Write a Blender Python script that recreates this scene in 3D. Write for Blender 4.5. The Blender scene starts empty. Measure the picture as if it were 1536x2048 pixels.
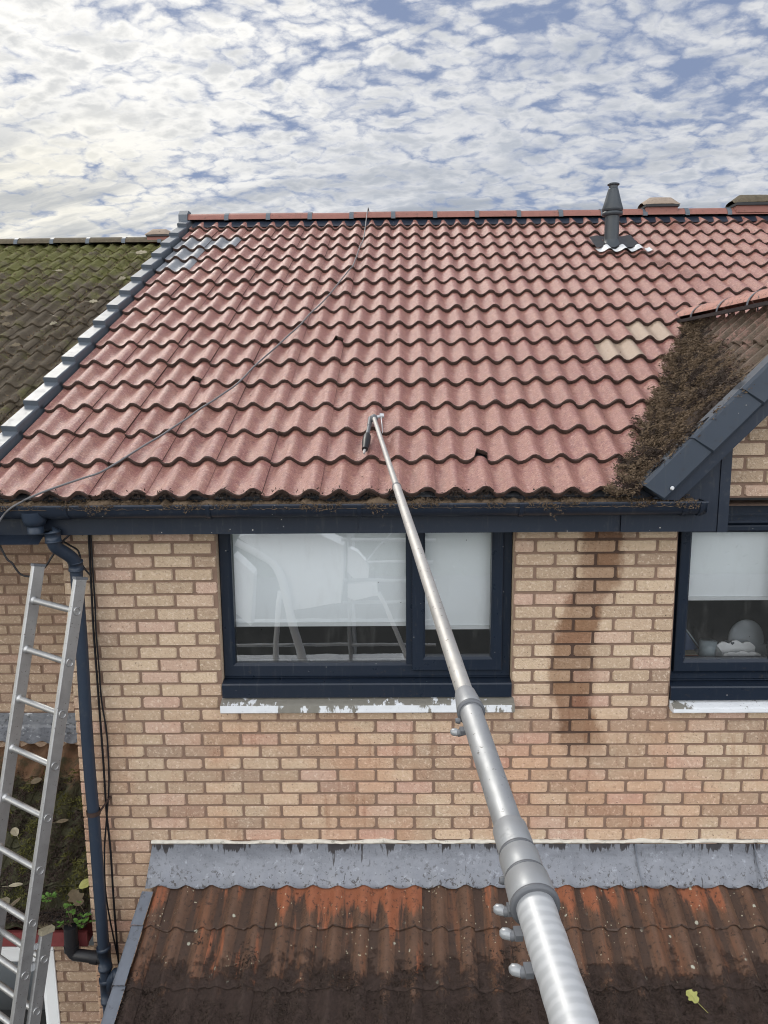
import bpy, bmesh, math, random
from mathutils import Vector, Matrix, noise as mn
R_ = math.radians
sc = bpy.context.scene
COL = sc.collection
rng = random.Random(7)

# ------------------------------------------------------------------ camera
FPX = 1540.0
PITCH, ROLL, YAW = R_(9.7), R_(0.5), R_(0.7)
CAM = Vector((0.0, -4.22, 5.4))
fwd = Vector((-math.sin(YAW)*math.cos(PITCH), math.cos(YAW)*math.cos(PITCH), -math.sin(PITCH)))
right0 = Vector((math.cos(YAW), math.sin(YAW), 0.0))
up0 = right0.cross(fwd)
CR = right0*math.cos(ROLL) - up0*math.sin(ROLL)
CU = up0*math.cos(ROLL) + right0*math.sin(ROLL)
cam_data = bpy.data.cameras.new('camera')
cam_data.sensor_fit = 'HORIZONTAL'
cam_data.sensor_width = 36.0
cam_data.lens = 36.0*FPX/1536.0
cam_data.clip_start = 0.05
cam_data.clip_end = 2000.0
cam = bpy.data.objects.new('camera', cam_data)
COL.objects.link(cam)
cam.matrix_world = Matrix(((CR.x, CU.x, -fwd.x, CAM.x), (CR.y, CU.y, -fwd.y, CAM.y), (CR.z, CU.z, -fwd.z, CAM.z), (0, 0, 0, 1)))
sc.camera = cam

# ------------------------------------------------------------------ light
SUN_EL, SUN_AZ = R_(42), R_(-32)      # azimuth from +Y, negative = to the left
SUN_DIR = Vector((math.sin(SUN_AZ)*math.cos(SUN_EL), math.cos(SUN_AZ)*math.cos(SUN_EL), math.sin(SUN_EL)))
sd = bpy.data.lights.new('sun', 'SUN')
sd.energy = 1.3
sd.angle = R_(13)
sd.color = (1.0, 0.95, 0.87)
sun = bpy.data.objects.new('sun', sd)
COL.objects.link(sun)
sun.rotation_euler = SUN_DIR.to_track_quat('Z', 'Y').to_euler()
sun.location = (-8, 12, 16)
sc.view_settings.view_transform = 'Standard'
sc.view_settings.look = 'None'
sc.view_settings.gamma = 1.0
sc.view_settings.use_curve_mapping = False
sc.view_settings.exposure = 0.45
sc.cycles.use_denoising = True
sc.cycles.denoising_prefilter = 'ACCURATE'
sc.cycles.filter_width = 1.05
sc.cycles.max_bounces = 6
sc.cycles.diffuse_bounces = 3
sc.cycles.sample_clamp_indirect = 4.0


SKYX, SKYY = 3.7, 1.2
class G:
    """small node graph writer"""
    def __init__(self, nt):
        self.nt = nt

    def n(self, kind, **kw):
        nd = self.nt.nodes.new(kind)
        for k, v in kw.items():
            setattr(nd, k, v)
        return nd

    def put(self, sock, v):
        if v is None:
            return
        if isinstance(v, bpy.types.NodeSocket):
            self.nt.links.new(v, sock)
        elif isinstance(v, (tuple, list)) and sock.type == 'RGBA' and len(v) == 3:
            sock.default_value = (*v, 1)
        else:
            sock.default_value = v

    def pos(self):
        return self.n('ShaderNodeNewGeometry').outputs['Position']

    def attr(self, name):
        return self.n('ShaderNodeAttribute', attribute_name=name).outputs['Fac']

    def noise(self, vec=None, scale=5, detail=4, rough=0.5, dist=0.0, color=False):
        t = self.n('ShaderNodeTexNoise')
        self.put(t.inputs['Vector'], vec)
        t.inputs['Scale'].default_value = scale
        t.inputs['Detail'].default_value = detail
        t.inputs['Roughness'].default_value = rough
        t.inputs['Distortion'].default_value = dist
        return t.outputs['Color' if color else 'Fac']

    def voro(self, vec=None, scale=5, out='Distance', feature='F1', rand=1.0):
        t = self.n('ShaderNodeTexVoronoi', feature=feature)
        self.put(t.inputs['Vector'], vec)
        t.inputs['Scale'].default_value = scale
        t.inputs['Randomness'].default_value = rand
        return t.outputs[out]

    def ramp(self, fac, stops, interp='LINEAR'):
        r = self.n('ShaderNodeValToRGB')
        r.color_ramp.interpolation = interp
        els = r.color_ramp.elements
        while len(els) < len(stops):
            els.new(0.5)
        for e, (p, c) in zip(els, stops):
            e.position = p
            e.color = (c, c, c, 1) if isinstance(c, (int, float)) else (*c, 1)
        self.put(r.inputs['Fac'], fac)
        return r.outputs['Color']

    def step(self, v, a, b):
        m = self.n('ShaderNodeMapRange', interpolation_type='SMOOTHSTEP')
        self.put(m.inputs['Value'], v)
        m.inputs['From Min'].default_value = a
        m.inputs['From Max'].default_value = b
        return m.outputs['Result']

    def mix(self, fac, a, b, blend='MIX'):
        m = self.n('ShaderNodeMix', data_type='RGBA', blend_type=blend)
        self.put(m.inputs[0], fac)
        self.put(m.inputs[6], a)
        self.put(m.inputs[7], b)
        return m.outputs[2]

    def m(self, op, a, b=None, c=None):
        m = self.n('ShaderNodeMath', operation=op)
        self.put(m.inputs[0], a)
        self.put(m.inputs[1], b)
        self.put(m.inputs[2], c)
        return m.outputs[0]

    def vm(self, op, a, b=None):
        m = self.n('ShaderNodeVectorMath', operation=op)
        self.put(m.inputs[0], a)
        self.put(m.inputs[1], b)
        return m.outputs['Value'] if op in ('DOT_PRODUCT', 'LENGTH') else m.outputs[0]

    def scale3(self, vec, s):
        return self.vm('MULTIPLY', vec, s)

    def sep(self, vec):
        s = self.n('ShaderNodeSeparateXYZ')
        self.put(s.inputs[0], vec)
        return s.outputs

    def comb(self, x, y, z):
        s = self.n('ShaderNodeCombineXYZ')
        for i, v in enumerate((x, y, z)):
            self.put(s.inputs[i], v)
        return s.outputs[0]

    def bump(self, h, strength=0.3, dist=0.01, normal=None):
        b = self.n('ShaderNodeBump')
        b.inputs['Strength'].default_value = strength
        b.inputs['Distance'].default_value = dist
        self.put(b.inputs['Height'], h)
        self.put(b.inputs['Normal'], normal)
        return b.outputs['Normal']


# ------------------------------------------------------------------ sky
w = bpy.data.worlds.new('World')
sc.world = w
w.use_nodes = True
g = G(w.node_tree)
w.node_tree.nodes.clear()
sky = g.n('ShaderNodeTexSky', sky_type='NISHITA')
sky.sun_disc = False
sky.sun_elevation = SUN_EL
sky.sun_rotation = SUN_AZ
sky.air_density = 1.0
sky.dust_density = 0.6
sky.ozone_density = 2.0
dvec = g.n('ShaderNodeTexCoord').outputs['Generated']
sx, sy, sz = g.sep(dvec)
zz = g.m('ADD', g.m('MAXIMUM', sz, 0.0), 0.26)
px_, py_ = g.m('DIVIDE', sx, zz), g.m('DIVIDE', sy, zz)
pl = g.comb(px_, py_, 0.0)
# the rows of cloudlets run slightly slantwise
rot = g.n('ShaderNodeMapping')
rot.inputs['Rotation'].default_value = (0, 0, R_(24))
rot.inputs['Scale'].default_value = (0.82, 1.15, 1.0)
g.put(rot.inputs['Vector'], pl)
plr = rot.outputs[0]
warp = g.noise(plr, 5.0, 4, 0.55, 0.0, True)
pl2 = g.vm('ADD', plr, g.scale3(g.vm('SUBTRACT', warp, (0.5, 0.5, 0.5)), (0.11, 0.11, 0.0)))
big = g.noise(g.vm('ADD', pl, (SKYX, SKYY, 0.0)), 1.5, 3, 0.5)
puff = g.noise(pl2, 12.0, 6, 0.58, 0.0)
fine = g.noise(pl2, 34.0, 4, 0.60, 0.0)
cell = g.voro(g.vm('ADD', pl2, g.scale3(g.vm('SUBTRACT', g.noise(pl, 22, 5, 0.6, 0, True), (0.5, 0.5, 0.5)), (0.07, 0.07, 0))), 25.0)
dens = g.m('ADD', g.m('MULTIPLY', big, 0.54), g.m('ADD', g.m('MULTIPLY', puff, 0.58), g.m('ADD', g.m('MULTIPLY', fine, 0.30), g.m('MULTIPLY', cell, -0.44))))
# cover grows towards the horizon and to the left where the sun stands behind it
dens = g.m('ADD', dens, g.m('MULTIPLY', g.step(sz, 0.42, 0.20), 0.09))
sdot = g.vm('DOT_PRODUCT', dvec, tuple(SUN_DIR))
dens = g.m('ADD', dens, g.m('MULTIPLY', g.step(sdot, 0.70, 0.97), 0.07))
dens = g.m('ADD', dens, g.m('MULTIPLY', g.step(sx, 0.05, -0.40), 0.06))
cover = g.step(dens, 0.31, 0.66)
shade = g.m('ADD', g.m('MULTIPLY', g.noise(g.vm('ADD', pl2, (0.012, -0.03, 0.3)), 8.5, 6, 0.62), 0.72), g.m('ADD', g.m('MULTIPLY', cell, -0.30), g.m('MULTIPLY', big, 0.40)))
thick = g.step(shade, 0.36, 0.60)
ccol = g.mix(thick, (7.5, 7.6, 7.8), (5.1, 5.45, 6.05))
glow = g.step(sdot, 0.72, 0.93)
ccol = g.mix(glow, ccol, g.mix(thick, (10.8, 10.6, 10.1), (7.2, 7.25, 7.2)))
low_glow = g.m('MULTIPLY', g.step(sx, -0.12, -0.42), g.step(sz, 0.34, 0.22))
lowband = g.step(sz, 0.29, 0.19)
streaks = g.step(g.noise(g.scale3(pl2, (0.45, 1.7, 1)), 4.5, 7, 0.58), 0.38, 0.64)
ccol = g.mix(g.m('MULTIPLY', lowband, g.m('MULTIPLY', streaks, 0.85)), ccol, (3.7, 4.05, 4.6))
ccol = g.mix(g.m('MULTIPLY', low_glow, 0.7), ccol, g.mix(streaks, (10.6, 10.1, 8.6), (5.6, 5.7, 5.6)))
# cloud light raised behind the viewer, added to brighten the front wall and blinds
back = g.step(sy, 0.18, -0.55)
ccol = g.mix(back, ccol, g.vm('MULTIPLY', ccol, (6.0, 5.9, 5.7)))
blue = g.mix(0.9, sky.outputs[0], (2.35, 2.95, 4.55))
skycol = g.mix(g.m('MULTIPLY', cover, 0.95), blue, ccol)
skycol = g.mix(g.step(sz, 0.0, -0.02), skycol, (1.6, 1.6, 1.6))
bg = g.n('ShaderNodeBackground')
bg.inputs['Strength'].default_value = 0.075
g.put(bg.inputs['Color'], skycol)
g.nt.links.new(bg.outputs[0], g.n('ShaderNodeOutputWorld').inputs['Surface'])


# ------------------------------------------------------------------ pixel -> place (on a real plane)
def ray(px, py):
    return CR*((px-768.0)/FPX) - CU*((py-1024.0)/FPX) + fwd

def onplane(px, py, P, n):
    d = ray(px, py)
    return CAM + d*((P-CAM).dot(n)/d.dot(n))

def aty(px, py, y=0.0):
    d = ray(px, py)
    return CAM + d*((y-CAM.y)/d.y)

def atd(px, py, depth):
    return CAM + ray(px, py)*depth


# ------------------------------------------------------------------ mesh builder
class MB:
    def __init__(self):
        self.v, self.f, self.mi, self.sm, self.rn, self.kd = [], [], [], [], [], []

    def add(self, vs, fs, mi=0, smooth=False, rn=0.0, kd=0.0):
        o = len(self.v)
        self.v.extend([tuple(p) for p in vs])
        for q in fs:
            self.f.append(tuple(i+o for i in q))
            self.mi.append(mi)
            self.sm.append(smooth)
            self.rn.append(rn)
            self.kd.append(kd)

    def box(self, x0, x1, y0, y1, z0, z1, mi=0, rn=0.0, kd=0.0):
        vs = [(x0, y0, z0), (x1, y0, z0), (x1, y1, z0), (x0, y1, z0), (x0, y0, z1), (x1, y0, z1), (x1, y1, z1), (x0, y1, z1)]
        self.add(vs, BOXF, mi, False, rn, kd)

    def cbox(self, x0, x1, y0, y1, z0, z1, c=0.004, mi=0, rn=0.0):
        """box with chamfered front (-Y) edges"""
        c = min(c, (x1-x0)*0.4, (z1-z0)*0.4, (y1-y0)*0.8)
        vs = [(x0+c, y0, z0+c), (x1-c, y0, z0+c), (x1-c, y0, z1-c), (x0+c, y0, z1-c),
              (x0, y0+c, z0), (x1, y0+c, z0), (x1, y0+c, z1), (x0, y0+c, z1),
              (x0, y1, z0), (x1, y1, z0), (x1, y1, z1), (x0, y1, z1)]
        fs = [(0, 1, 2, 3)]
        for a in (0, 4):
            for i in range(4):
                j = (i+1) % 4
                fs.append((a+i, a+4+i, a+4+j, a+j))
        fs.append((8, 11, 10, 9))
        self.add(vs, fs, mi, False, rn)

    def obox(self, P, ax, ay, az, mi=0, rn=0.0, bevel=0.0):
        """oriented box centred on P with half extents given by three vectors"""
        P = Vector(P)
        vs = [P+ax*sx_+ay*sy_+az*sz_ for sz_ in (-1, 1) for sx_, sy_ in ((-1, -1), (1, -1), (1, 1), (-1, 1))]
        self.add(vs, BOXF, mi, False, rn)

    def prism(self, prof, axis, a0, a1, mi=0, smooth=False, caps=True):
        """closed profile (p, q) pushed along an axis: 'x' -> (p,q)=(y,z)  'y' -> (x,z)"""
        n = len(prof)
        vs = []
        for a in (a0, a1):
            for p, q in prof:
                vs.append((a, p, q) if axis == 'x' else (p, a, q) if axis == 'y' else (p, q, a))
        fs = [(i, (i+1) % n, n+(i+1) % n, n+i) for i in range(n)]
        self.add(vs, fs, mi, smooth)
        if caps:
            self.add(vs[:n], [tuple(range(n-1, -1, -1))], mi)
            self.add(vs[n:], [tuple(range(n))], mi)

    def tube(self, pts, rad, n=10, mi=0, caps=True, smooth=True, rn=0.0):
        pts = [Vector(p) for p in pts]
        if not isinstance(rad, (list, tuple)):
            rad = [rad]*len(pts)
        vs = []
        t0 = (pts[1]-pts[0]).normalized()
        ref = Vector((0, 0, 1)) if abs(t0.z) < 0.9 else Vector((1, 0, 0))
        u = (ref - t0*ref.dot(t0)).normalized()
        for i, p in enumerate(pts):
            a = pts[max(i-1, 0)]
            b = pts[min(i+1, len(pts)-1)]
            t = (b-a).normalized() if (b-a).length > 1e-9 else t0
            u = (u - t*u.dot(t)).normalized()
            vv = t.cross(u)
            for k in range(n):
                an = 2*math.pi*k/n
                vs.append(p + (u*math.cos(an)+vv*math.sin(an))*rad[i])
        fs = []
        for i in range(len(pts)-1):
            for k in range(n):
                k2 = (k+1) % n
                fs.append((i*n+k, i*n+k2, (i+1)*n+k2, (i+1)*n+k))
        self.add(vs, fs, mi, smooth, rn)
        if caps:
            self.add(vs[:n], [tuple(range(n-1, -1, -1))], mi, False, rn)
            self.add(vs[-n:], [tuple(range(n))], mi, False, rn)

    def grid(self, fn, nu, nv, mi=0, smooth=True, rn=0.0, kd=0.0):
        vs = [fn(i/nu, j/nv) for j in range(nv+1) for i in range(nu+1)]
        fs = [(j*(nu+1)+i, j*(nu+1)+i+1, (j+1)*(nu+1)+i+1, (j+1)*(nu+1)+i) for j in range(nv) for i in range(nu)]
        self.add(vs, fs, mi, smooth, rn, kd)

    def build(self, name, mats, parent=None, loc=None):
        if not isinstance(mats, (list, tuple)):
            mats = [mats]
        o = Vector((0, 0, 0))
        if parent is not None:
            r = parent
            while r is not None:
                o += Vector(r.location)
                r = r.parent
        elif loc is not None:
            o = Vector(loc)
        me = bpy.data.meshes.new(name)
        me.from_pydata([(p[0]-o.x, p[1]-o.y, p[2]-o.z) for p in self.v], [], self.f)
        for mm in mats:
            me.materials.append(mm)
        me.polygons.foreach_set('material_index', self.mi)
        me.polygons.foreach_set('use_smooth', self.sm)
        a = me.attributes.new('rnd', 'FLOAT', 'FACE')
        a.data.foreach_set('value', self.rn)
        a = me.attributes.new('kind_mark', 'FLOAT', 'FACE')
        a.data.foreach_set('value', self.kd)
        me.update()
        ob = bpy.data.objects.new(name, me)
        COL.objects.link(ob)
        if parent is not None:
            ob.parent = parent
        elif loc is not None:
            ob.location = loc
        return ob

BOXF = [(0, 3, 2, 1), (4, 5, 6, 7), (0, 1, 5, 4), (1, 2, 6, 5), (2, 3, 7, 6), (3, 0, 4, 7)]

def thing(name, label, cat, loc=(0, 0, 0), group=None):
    o = bpy.data.objects.new(name, None)
    o.empty_display_size = 0.2
    COL.objects.link(o)
    o.location = loc
    o['label'] = label
    o['category'] = cat
    if group:
        o['group'] = group
    return o

def tag(o, label=None, cat=None, group=None, kind=None):
    if label:
        o['label'] = label
    if cat:
        o['category'] = cat
    if group:
        o['group'] = group
    if kind:
        o['kind'] = kind
    return o

def fbm(p, sc_=1.0, oct_=4):
    return mn.fractal(Vector(p)*sc_, 1.0, 2.0, oct_)

def catmull(pts, k=6):
    pts = [Vector(p) for p in pts]
    P = [pts[0]*2-pts[1]] + pts + [pts[-1]*2-pts[-2]]
    out = []
    for i in range(1, len(P)-2):
        for j in range(k):
            t = j/k
            a, b, c, d = P[i-1], P[i], P[i+1], P[i+2]
            out.append(0.5*((2*b)+(c-a)*t+(2*a-5*b+4*c-d)*t*t+(3*b-a-3*c+d)*t**3))
    out.append(pts[-1])
    return out


# ------------------------------------------------------------------ materials
MATS = {}
def material(name):
    m = bpy.data.materials.new(name)
    m.use_nodes = True
    nt = m.node_tree
    b = nt.nodes['Principled BSDF']
    MATS[name] = m
    return m, G(nt), b

def simple(name, col, rough=0.5, metal=0.0, var=0.12, vscale=9, bump=0.0, bscale=60, dirt=None, dirt_amt=0.5, dscale=14, spec=0.3):
    m, g, b = material(name)
    P = g.pos()
    n = g.noise(P, vscale, 5, 0.6)
    c = g.mix(n, tuple(x*(1-var) for x in col), tuple(min(1, x*(1+var)) for x in col))
    rg = g.m('ADD', rough-0.08, g.m('MULTIPLY', g.noise(P, vscale*2.3, 4, 0.6), 0.16))
    if dirt:
        d = g.step(g.noise(P, dscale, 7, 0.68), 0.56, 0.70)
        c = g.mix(g.m('MULTIPLY', d, dirt_amt), c, dirt)
        rg = g.m('ADD', rg, g.m('MULTIPLY', d, 0.25*dirt_amt))
    g.put(b.inputs['Base Color'], c)
    g.put(b.inputs['Roughness'], rg)
    b.inputs['Specular IOR Level'].default_value = spec
    b.inputs['Metallic'].default_value = metal
    if bump:
        g.put(b.inputs['Normal'], g.bump(g.noise(P, bscale, 4, 0.6), bump, 0.004))
    return m

# --- wet pink concrete roof tile
m, g, b = material('pink_tile')
P = g.pos()
rn = g.attr('rnd')
kd = g.attr('kind_mark')
c = g.mix(g.noise(P, 3.0, 4, 0.6), (0.188, 0.070, 0.060), (0.255, 0.104, 0.089))
c = g.mix(g.m('MULTIPLY', rn, 0.5), c, (0.285, 0.138, 0.116))
c = g.mix(g.m('MULTIPLY', g.step(g.m('FRACT', g.m('MULTIPLY', rn, 9.3)), 0.70, 0.95), 0.55), c, (0.225, 0.088, 0.080))
wash = g.noise(g.comb(g.m('MULTIPLY', g.sep(P)[0], 13), g.m('MULTIPLY', g.sep(P)[1], 1.6), 0.0), 1.0, 5, 0.62)
c = g.mix(g.m('MULTIPLY', g.step(wash, 0.50, 0.68), 0.40), c, (0.20, 0.105, 0.085))
c = g.mix(g.step(g.noise(P, 22, 6, 0.65), 0.40, 0.66), c, g.mix(0.5, c, (0.37, 0.195, 0.135)))
gran = g.noise(P, 80, 4, 0.75)
c = g.mix(g.m('MULTIPLY', g.step(gran, 0.53, 0.66), 0.8), c, (0.46, 0.28, 0.235))
c = g.mix(g.m('MULTIPLY', g.step(gran, 0.46, 0.34), 0.80), c, (0.105, 0.045, 0.036))
c = g.mix(g.m('MULTIPLY', g.step(g.noise(P, 62, 5, 0.72), 0.63, 0.69), 0.85), c, (0.070, 0.046, 0.038))
soot = g.m('MULTIPLY', g.step(g.noise(P, 5.5, 6, 0.7), 0.56, 0.72), g.step(g.noise(P, 40, 4, 0.6), 0.40, 0.62))
c = g.mix(g.m('MULTIPLY', soot, 0.6), c, (0.14, 0.100, 0.086))
c = g.mix(g.step(kd, 0.4, 0.6), c, g.mix(gran, (0.26, 0.185, 0.135), (0.38, 0.285, 0.215)))
c = g.mix(g.step(kd, 1.4, 1.6), c, g.mix(g.noise(P, 14, 5, 0.6), (0.12, 0.13, 0.145), (0.26, 0.27, 0.29)))
g.put(b.inputs['Base Color'], c)
g.put(b.inputs['Roughness'], g.m('ADD', 0.16, g.m('MULTIPLY', g.noise(P, 30, 5, 0.7), 0.40)))
b.inputs['Specular IOR Level'].default_value = 0.65
h = g.m('ADD', g.m('MULTIPLY', g.noise(P, 85, 4, 0.75), 0.9), g.m('MULTIPLY', g.noise(P, 210, 3, 0.6), 0.5))
g.put(b.inputs['Normal'], g.bump(h, 0.60, 0.012))

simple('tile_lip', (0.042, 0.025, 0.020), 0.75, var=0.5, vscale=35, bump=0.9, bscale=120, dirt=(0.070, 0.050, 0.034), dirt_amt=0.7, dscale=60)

# --- dark mossy old tile of the neighbour's high roof
m, g, b = material('mossy_tile')
P = g.pos()
X, Y, Z = g.sep(P)
c = g.mix(g.noise(P, 18, 6, 0.65), (0.035, 0.028, 0.021), (0.125, 0.098, 0.066))
gm = g.m('ADD', g.noise(P, 4.0, 6, 0.62), g.m('MULTIPLY', g.step(Z, 5.9, 7.1), 0.26))
gm = g.step(gm, 0.53, 0.74)
c = g.mix(gm, c, g.mix(g.noise(P, 45, 4, 0.6), (0.062, 0.064, 0.020), (0.155, 0.150, 0.050)))
c = g.mix(g.m('MULTIPLY', g.step(g.noise(P, 55, 5, 0.7), 0.62, 0.70), 0.6), c, (0.20, 0.19, 0.15))
g.put(b.inputs['Base Color'], c)
b.inputs['Roughness'].default_value = 0.92
b.inputs['Specular IOR Level'].default_value = 0.25
g.put(b.inputs['Normal'], g.bump(g.noise(P, 60, 7, 0.72), 1.0, 0.02))

# --- porch tile: brown/orange old clay coloured concrete with lichen
m, g, b = material('porch_tile')
P = g.pos()
X, Y, Z = g.sep(P)
rn = g.attr('rnd')
kd = g.attr('kind_mark')
c = g.mix(g.noise(P, 11, 6, 0.65), (0.052, 0.030, 0.021), (0.145, 0.080, 0.050))
streak = g.noise(g.comb(g.m('MULTIPLY', X, 16), g.m('MULTIPLY', Y, 2.0), g.m('MULTIPLY', Z, 2.0)), 1.0, 6, 0.62)
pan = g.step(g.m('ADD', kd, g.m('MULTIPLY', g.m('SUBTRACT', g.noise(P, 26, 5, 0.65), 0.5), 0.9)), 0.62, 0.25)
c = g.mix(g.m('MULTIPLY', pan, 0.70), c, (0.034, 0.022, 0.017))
c = g.mix(g.m('MULTIPLY', g.step(streak, 0.50, 0.66), 0.55), c, (0.17, 0.072, 0.036))
orange = g.m('ADD', g.m('MULTIPLY', rn, 0.62), g.m('ADD', g.m('MULTIPLY', g.m('SUBTRACT', streak, 0.5), 1.3), g.m('MULTIPLY', g.step(Z, 2.36, 2.42), 0.26)))
c = g.mix(g.m('MULTIPLY', g.step(orange, 0.60, 0.76), 0.85), c, g.mix(g.noise(P, 30, 5, 0.6), (0.205, 0.066, 0.030), (0.300, 0.108, 0.054)))
c = g.mix(g.m('MULTIPLY', g.step(g.noise(P, 42, 6, 0.7), 0.53, 0.66), 0.85), c, (0.026, 0.018, 0.015))
c = g.mix(g.m('MULTIPLY', g.step(g.noise(P, 170, 3, 0.6), 0.66, 0.76), 0.35), c, (0.24, 0.15, 0.10))
lich = g.step(g.m('ADD', g.voro(P, 34), g.m('MULTIPLY', g.noise(P, 60, 4, 0.6), 0.35)), 0.33, 0.26)
c = g.mix(g.m('MULTIPLY', lich, g.step(g.noise(P, 7, 4, 0.6), 0.50, 0.58)), c, (0.40, 0.37, 0.27))
lich2 = g.step(g.m('ADD', g.voro(P, 11), g.m('MULTIPLY', g.noise(P, 60, 4, 0.6), 0.25)), 0.25, 0.22)
c = g.mix(g.m('MULTIPLY', lich2, g.step(g.noise(g.vm('ADD', P, (3, 1, 0)), 5, 3, 0.6), 0.50, 0.58)), c, (0.36, 0.36, 0.29))
# dead dark moss gathers on the lower courses
mo = g.m('ADD', g.step(Y, -0.24, -0.76), g.m('MULTIPLY', g.m('SUBTRACT', g.noise(P, 9, 7, 0.70), 0.5), 2.0))
mo = g.step(g.m('SUBTRACT', mo, g.m('MULTIPLY', kd, 0.22)), 0.30, 0.60)
c = g.mix(mo, c, g.mix(g.noise(P, 42, 6, 0.7), (0.012, 0.008, 0.007), (0.075, 0.048, 0.038)))
g.put(b.inputs['Base Color'], c)
b.inputs['Specular IOR Level'].default_value = 0.3
g.put(b.inputs['Roughness'], g.m('ADD', 0.36, g.m('ADD', g.m('MULTIPLY', mo, 0.30), g.m('MULTIPLY', g.noise(P, 25, 4, 0.6), 0.25))))
h = g.m('ADD', g.m('MULTIPLY', g.noise(P, 120, 4, 0.7), 0.35), g.m('MULTIPLY', g.m('MULTIPLY', g.noise(P, 34, 7, 0.72), mo), 2.6))
g.put(b.inputs['Normal'], g.bump(h, 0.75, 0.014))

# --- dormer tile: pink tile nearly covered by brown moss, rib shade painted into its pans
m, g, b = material('dormer_tile')
P = g.pos()
c = g.mix(g.noise(P, 60, 4, 0.6), (0.14, 0.075, 0.060), (0.255, 0.140, 0.115))
kd = g.attr('kind_mark')
dm = g.step(g.m('ADD', g.noise(P, 13, 7, 0.7), g.m('MULTIPLY', g.noise(P, 70, 4, 0.6), 0.5)), 0.55, 0.82)
dm2 = g.m('MAXIMUM', dm, g.step(g.m('ADD', g.sep(P)[1], g.m('MULTIPLY', g.noise(P, 6, 4, 0.6), 1.4)), 1.35, 0.6))
dm2 = g.m('MAXIMUM', dm2, g.step(g.m('ADD', kd, g.m('MULTIPLY', g.m('SUBTRACT', g.noise(P, 30, 5, 0.65), 0.5), 0.8)), 0.72, 0.40))  # moss colour also darkens the pans, painting shade between the ribs
c = g.mix(g.m('MULTIPLY', dm2, 0.94), c, g.mix(g.noise(P, 38, 5, 0.65), (0.028, 0.020, 0.014), (0.115, 0.086, 0.056)))
g.put(b.inputs['Base Color'], c)
b.inputs['Roughness'].default_value = 0.8
g.put(b.inputs['Normal'], g.bump(g.m('MULTIPLY', g.noise(P, 75, 6, 0.7), g.m('ADD', dm2, 0.15)), 0.9, 0.008))

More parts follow.
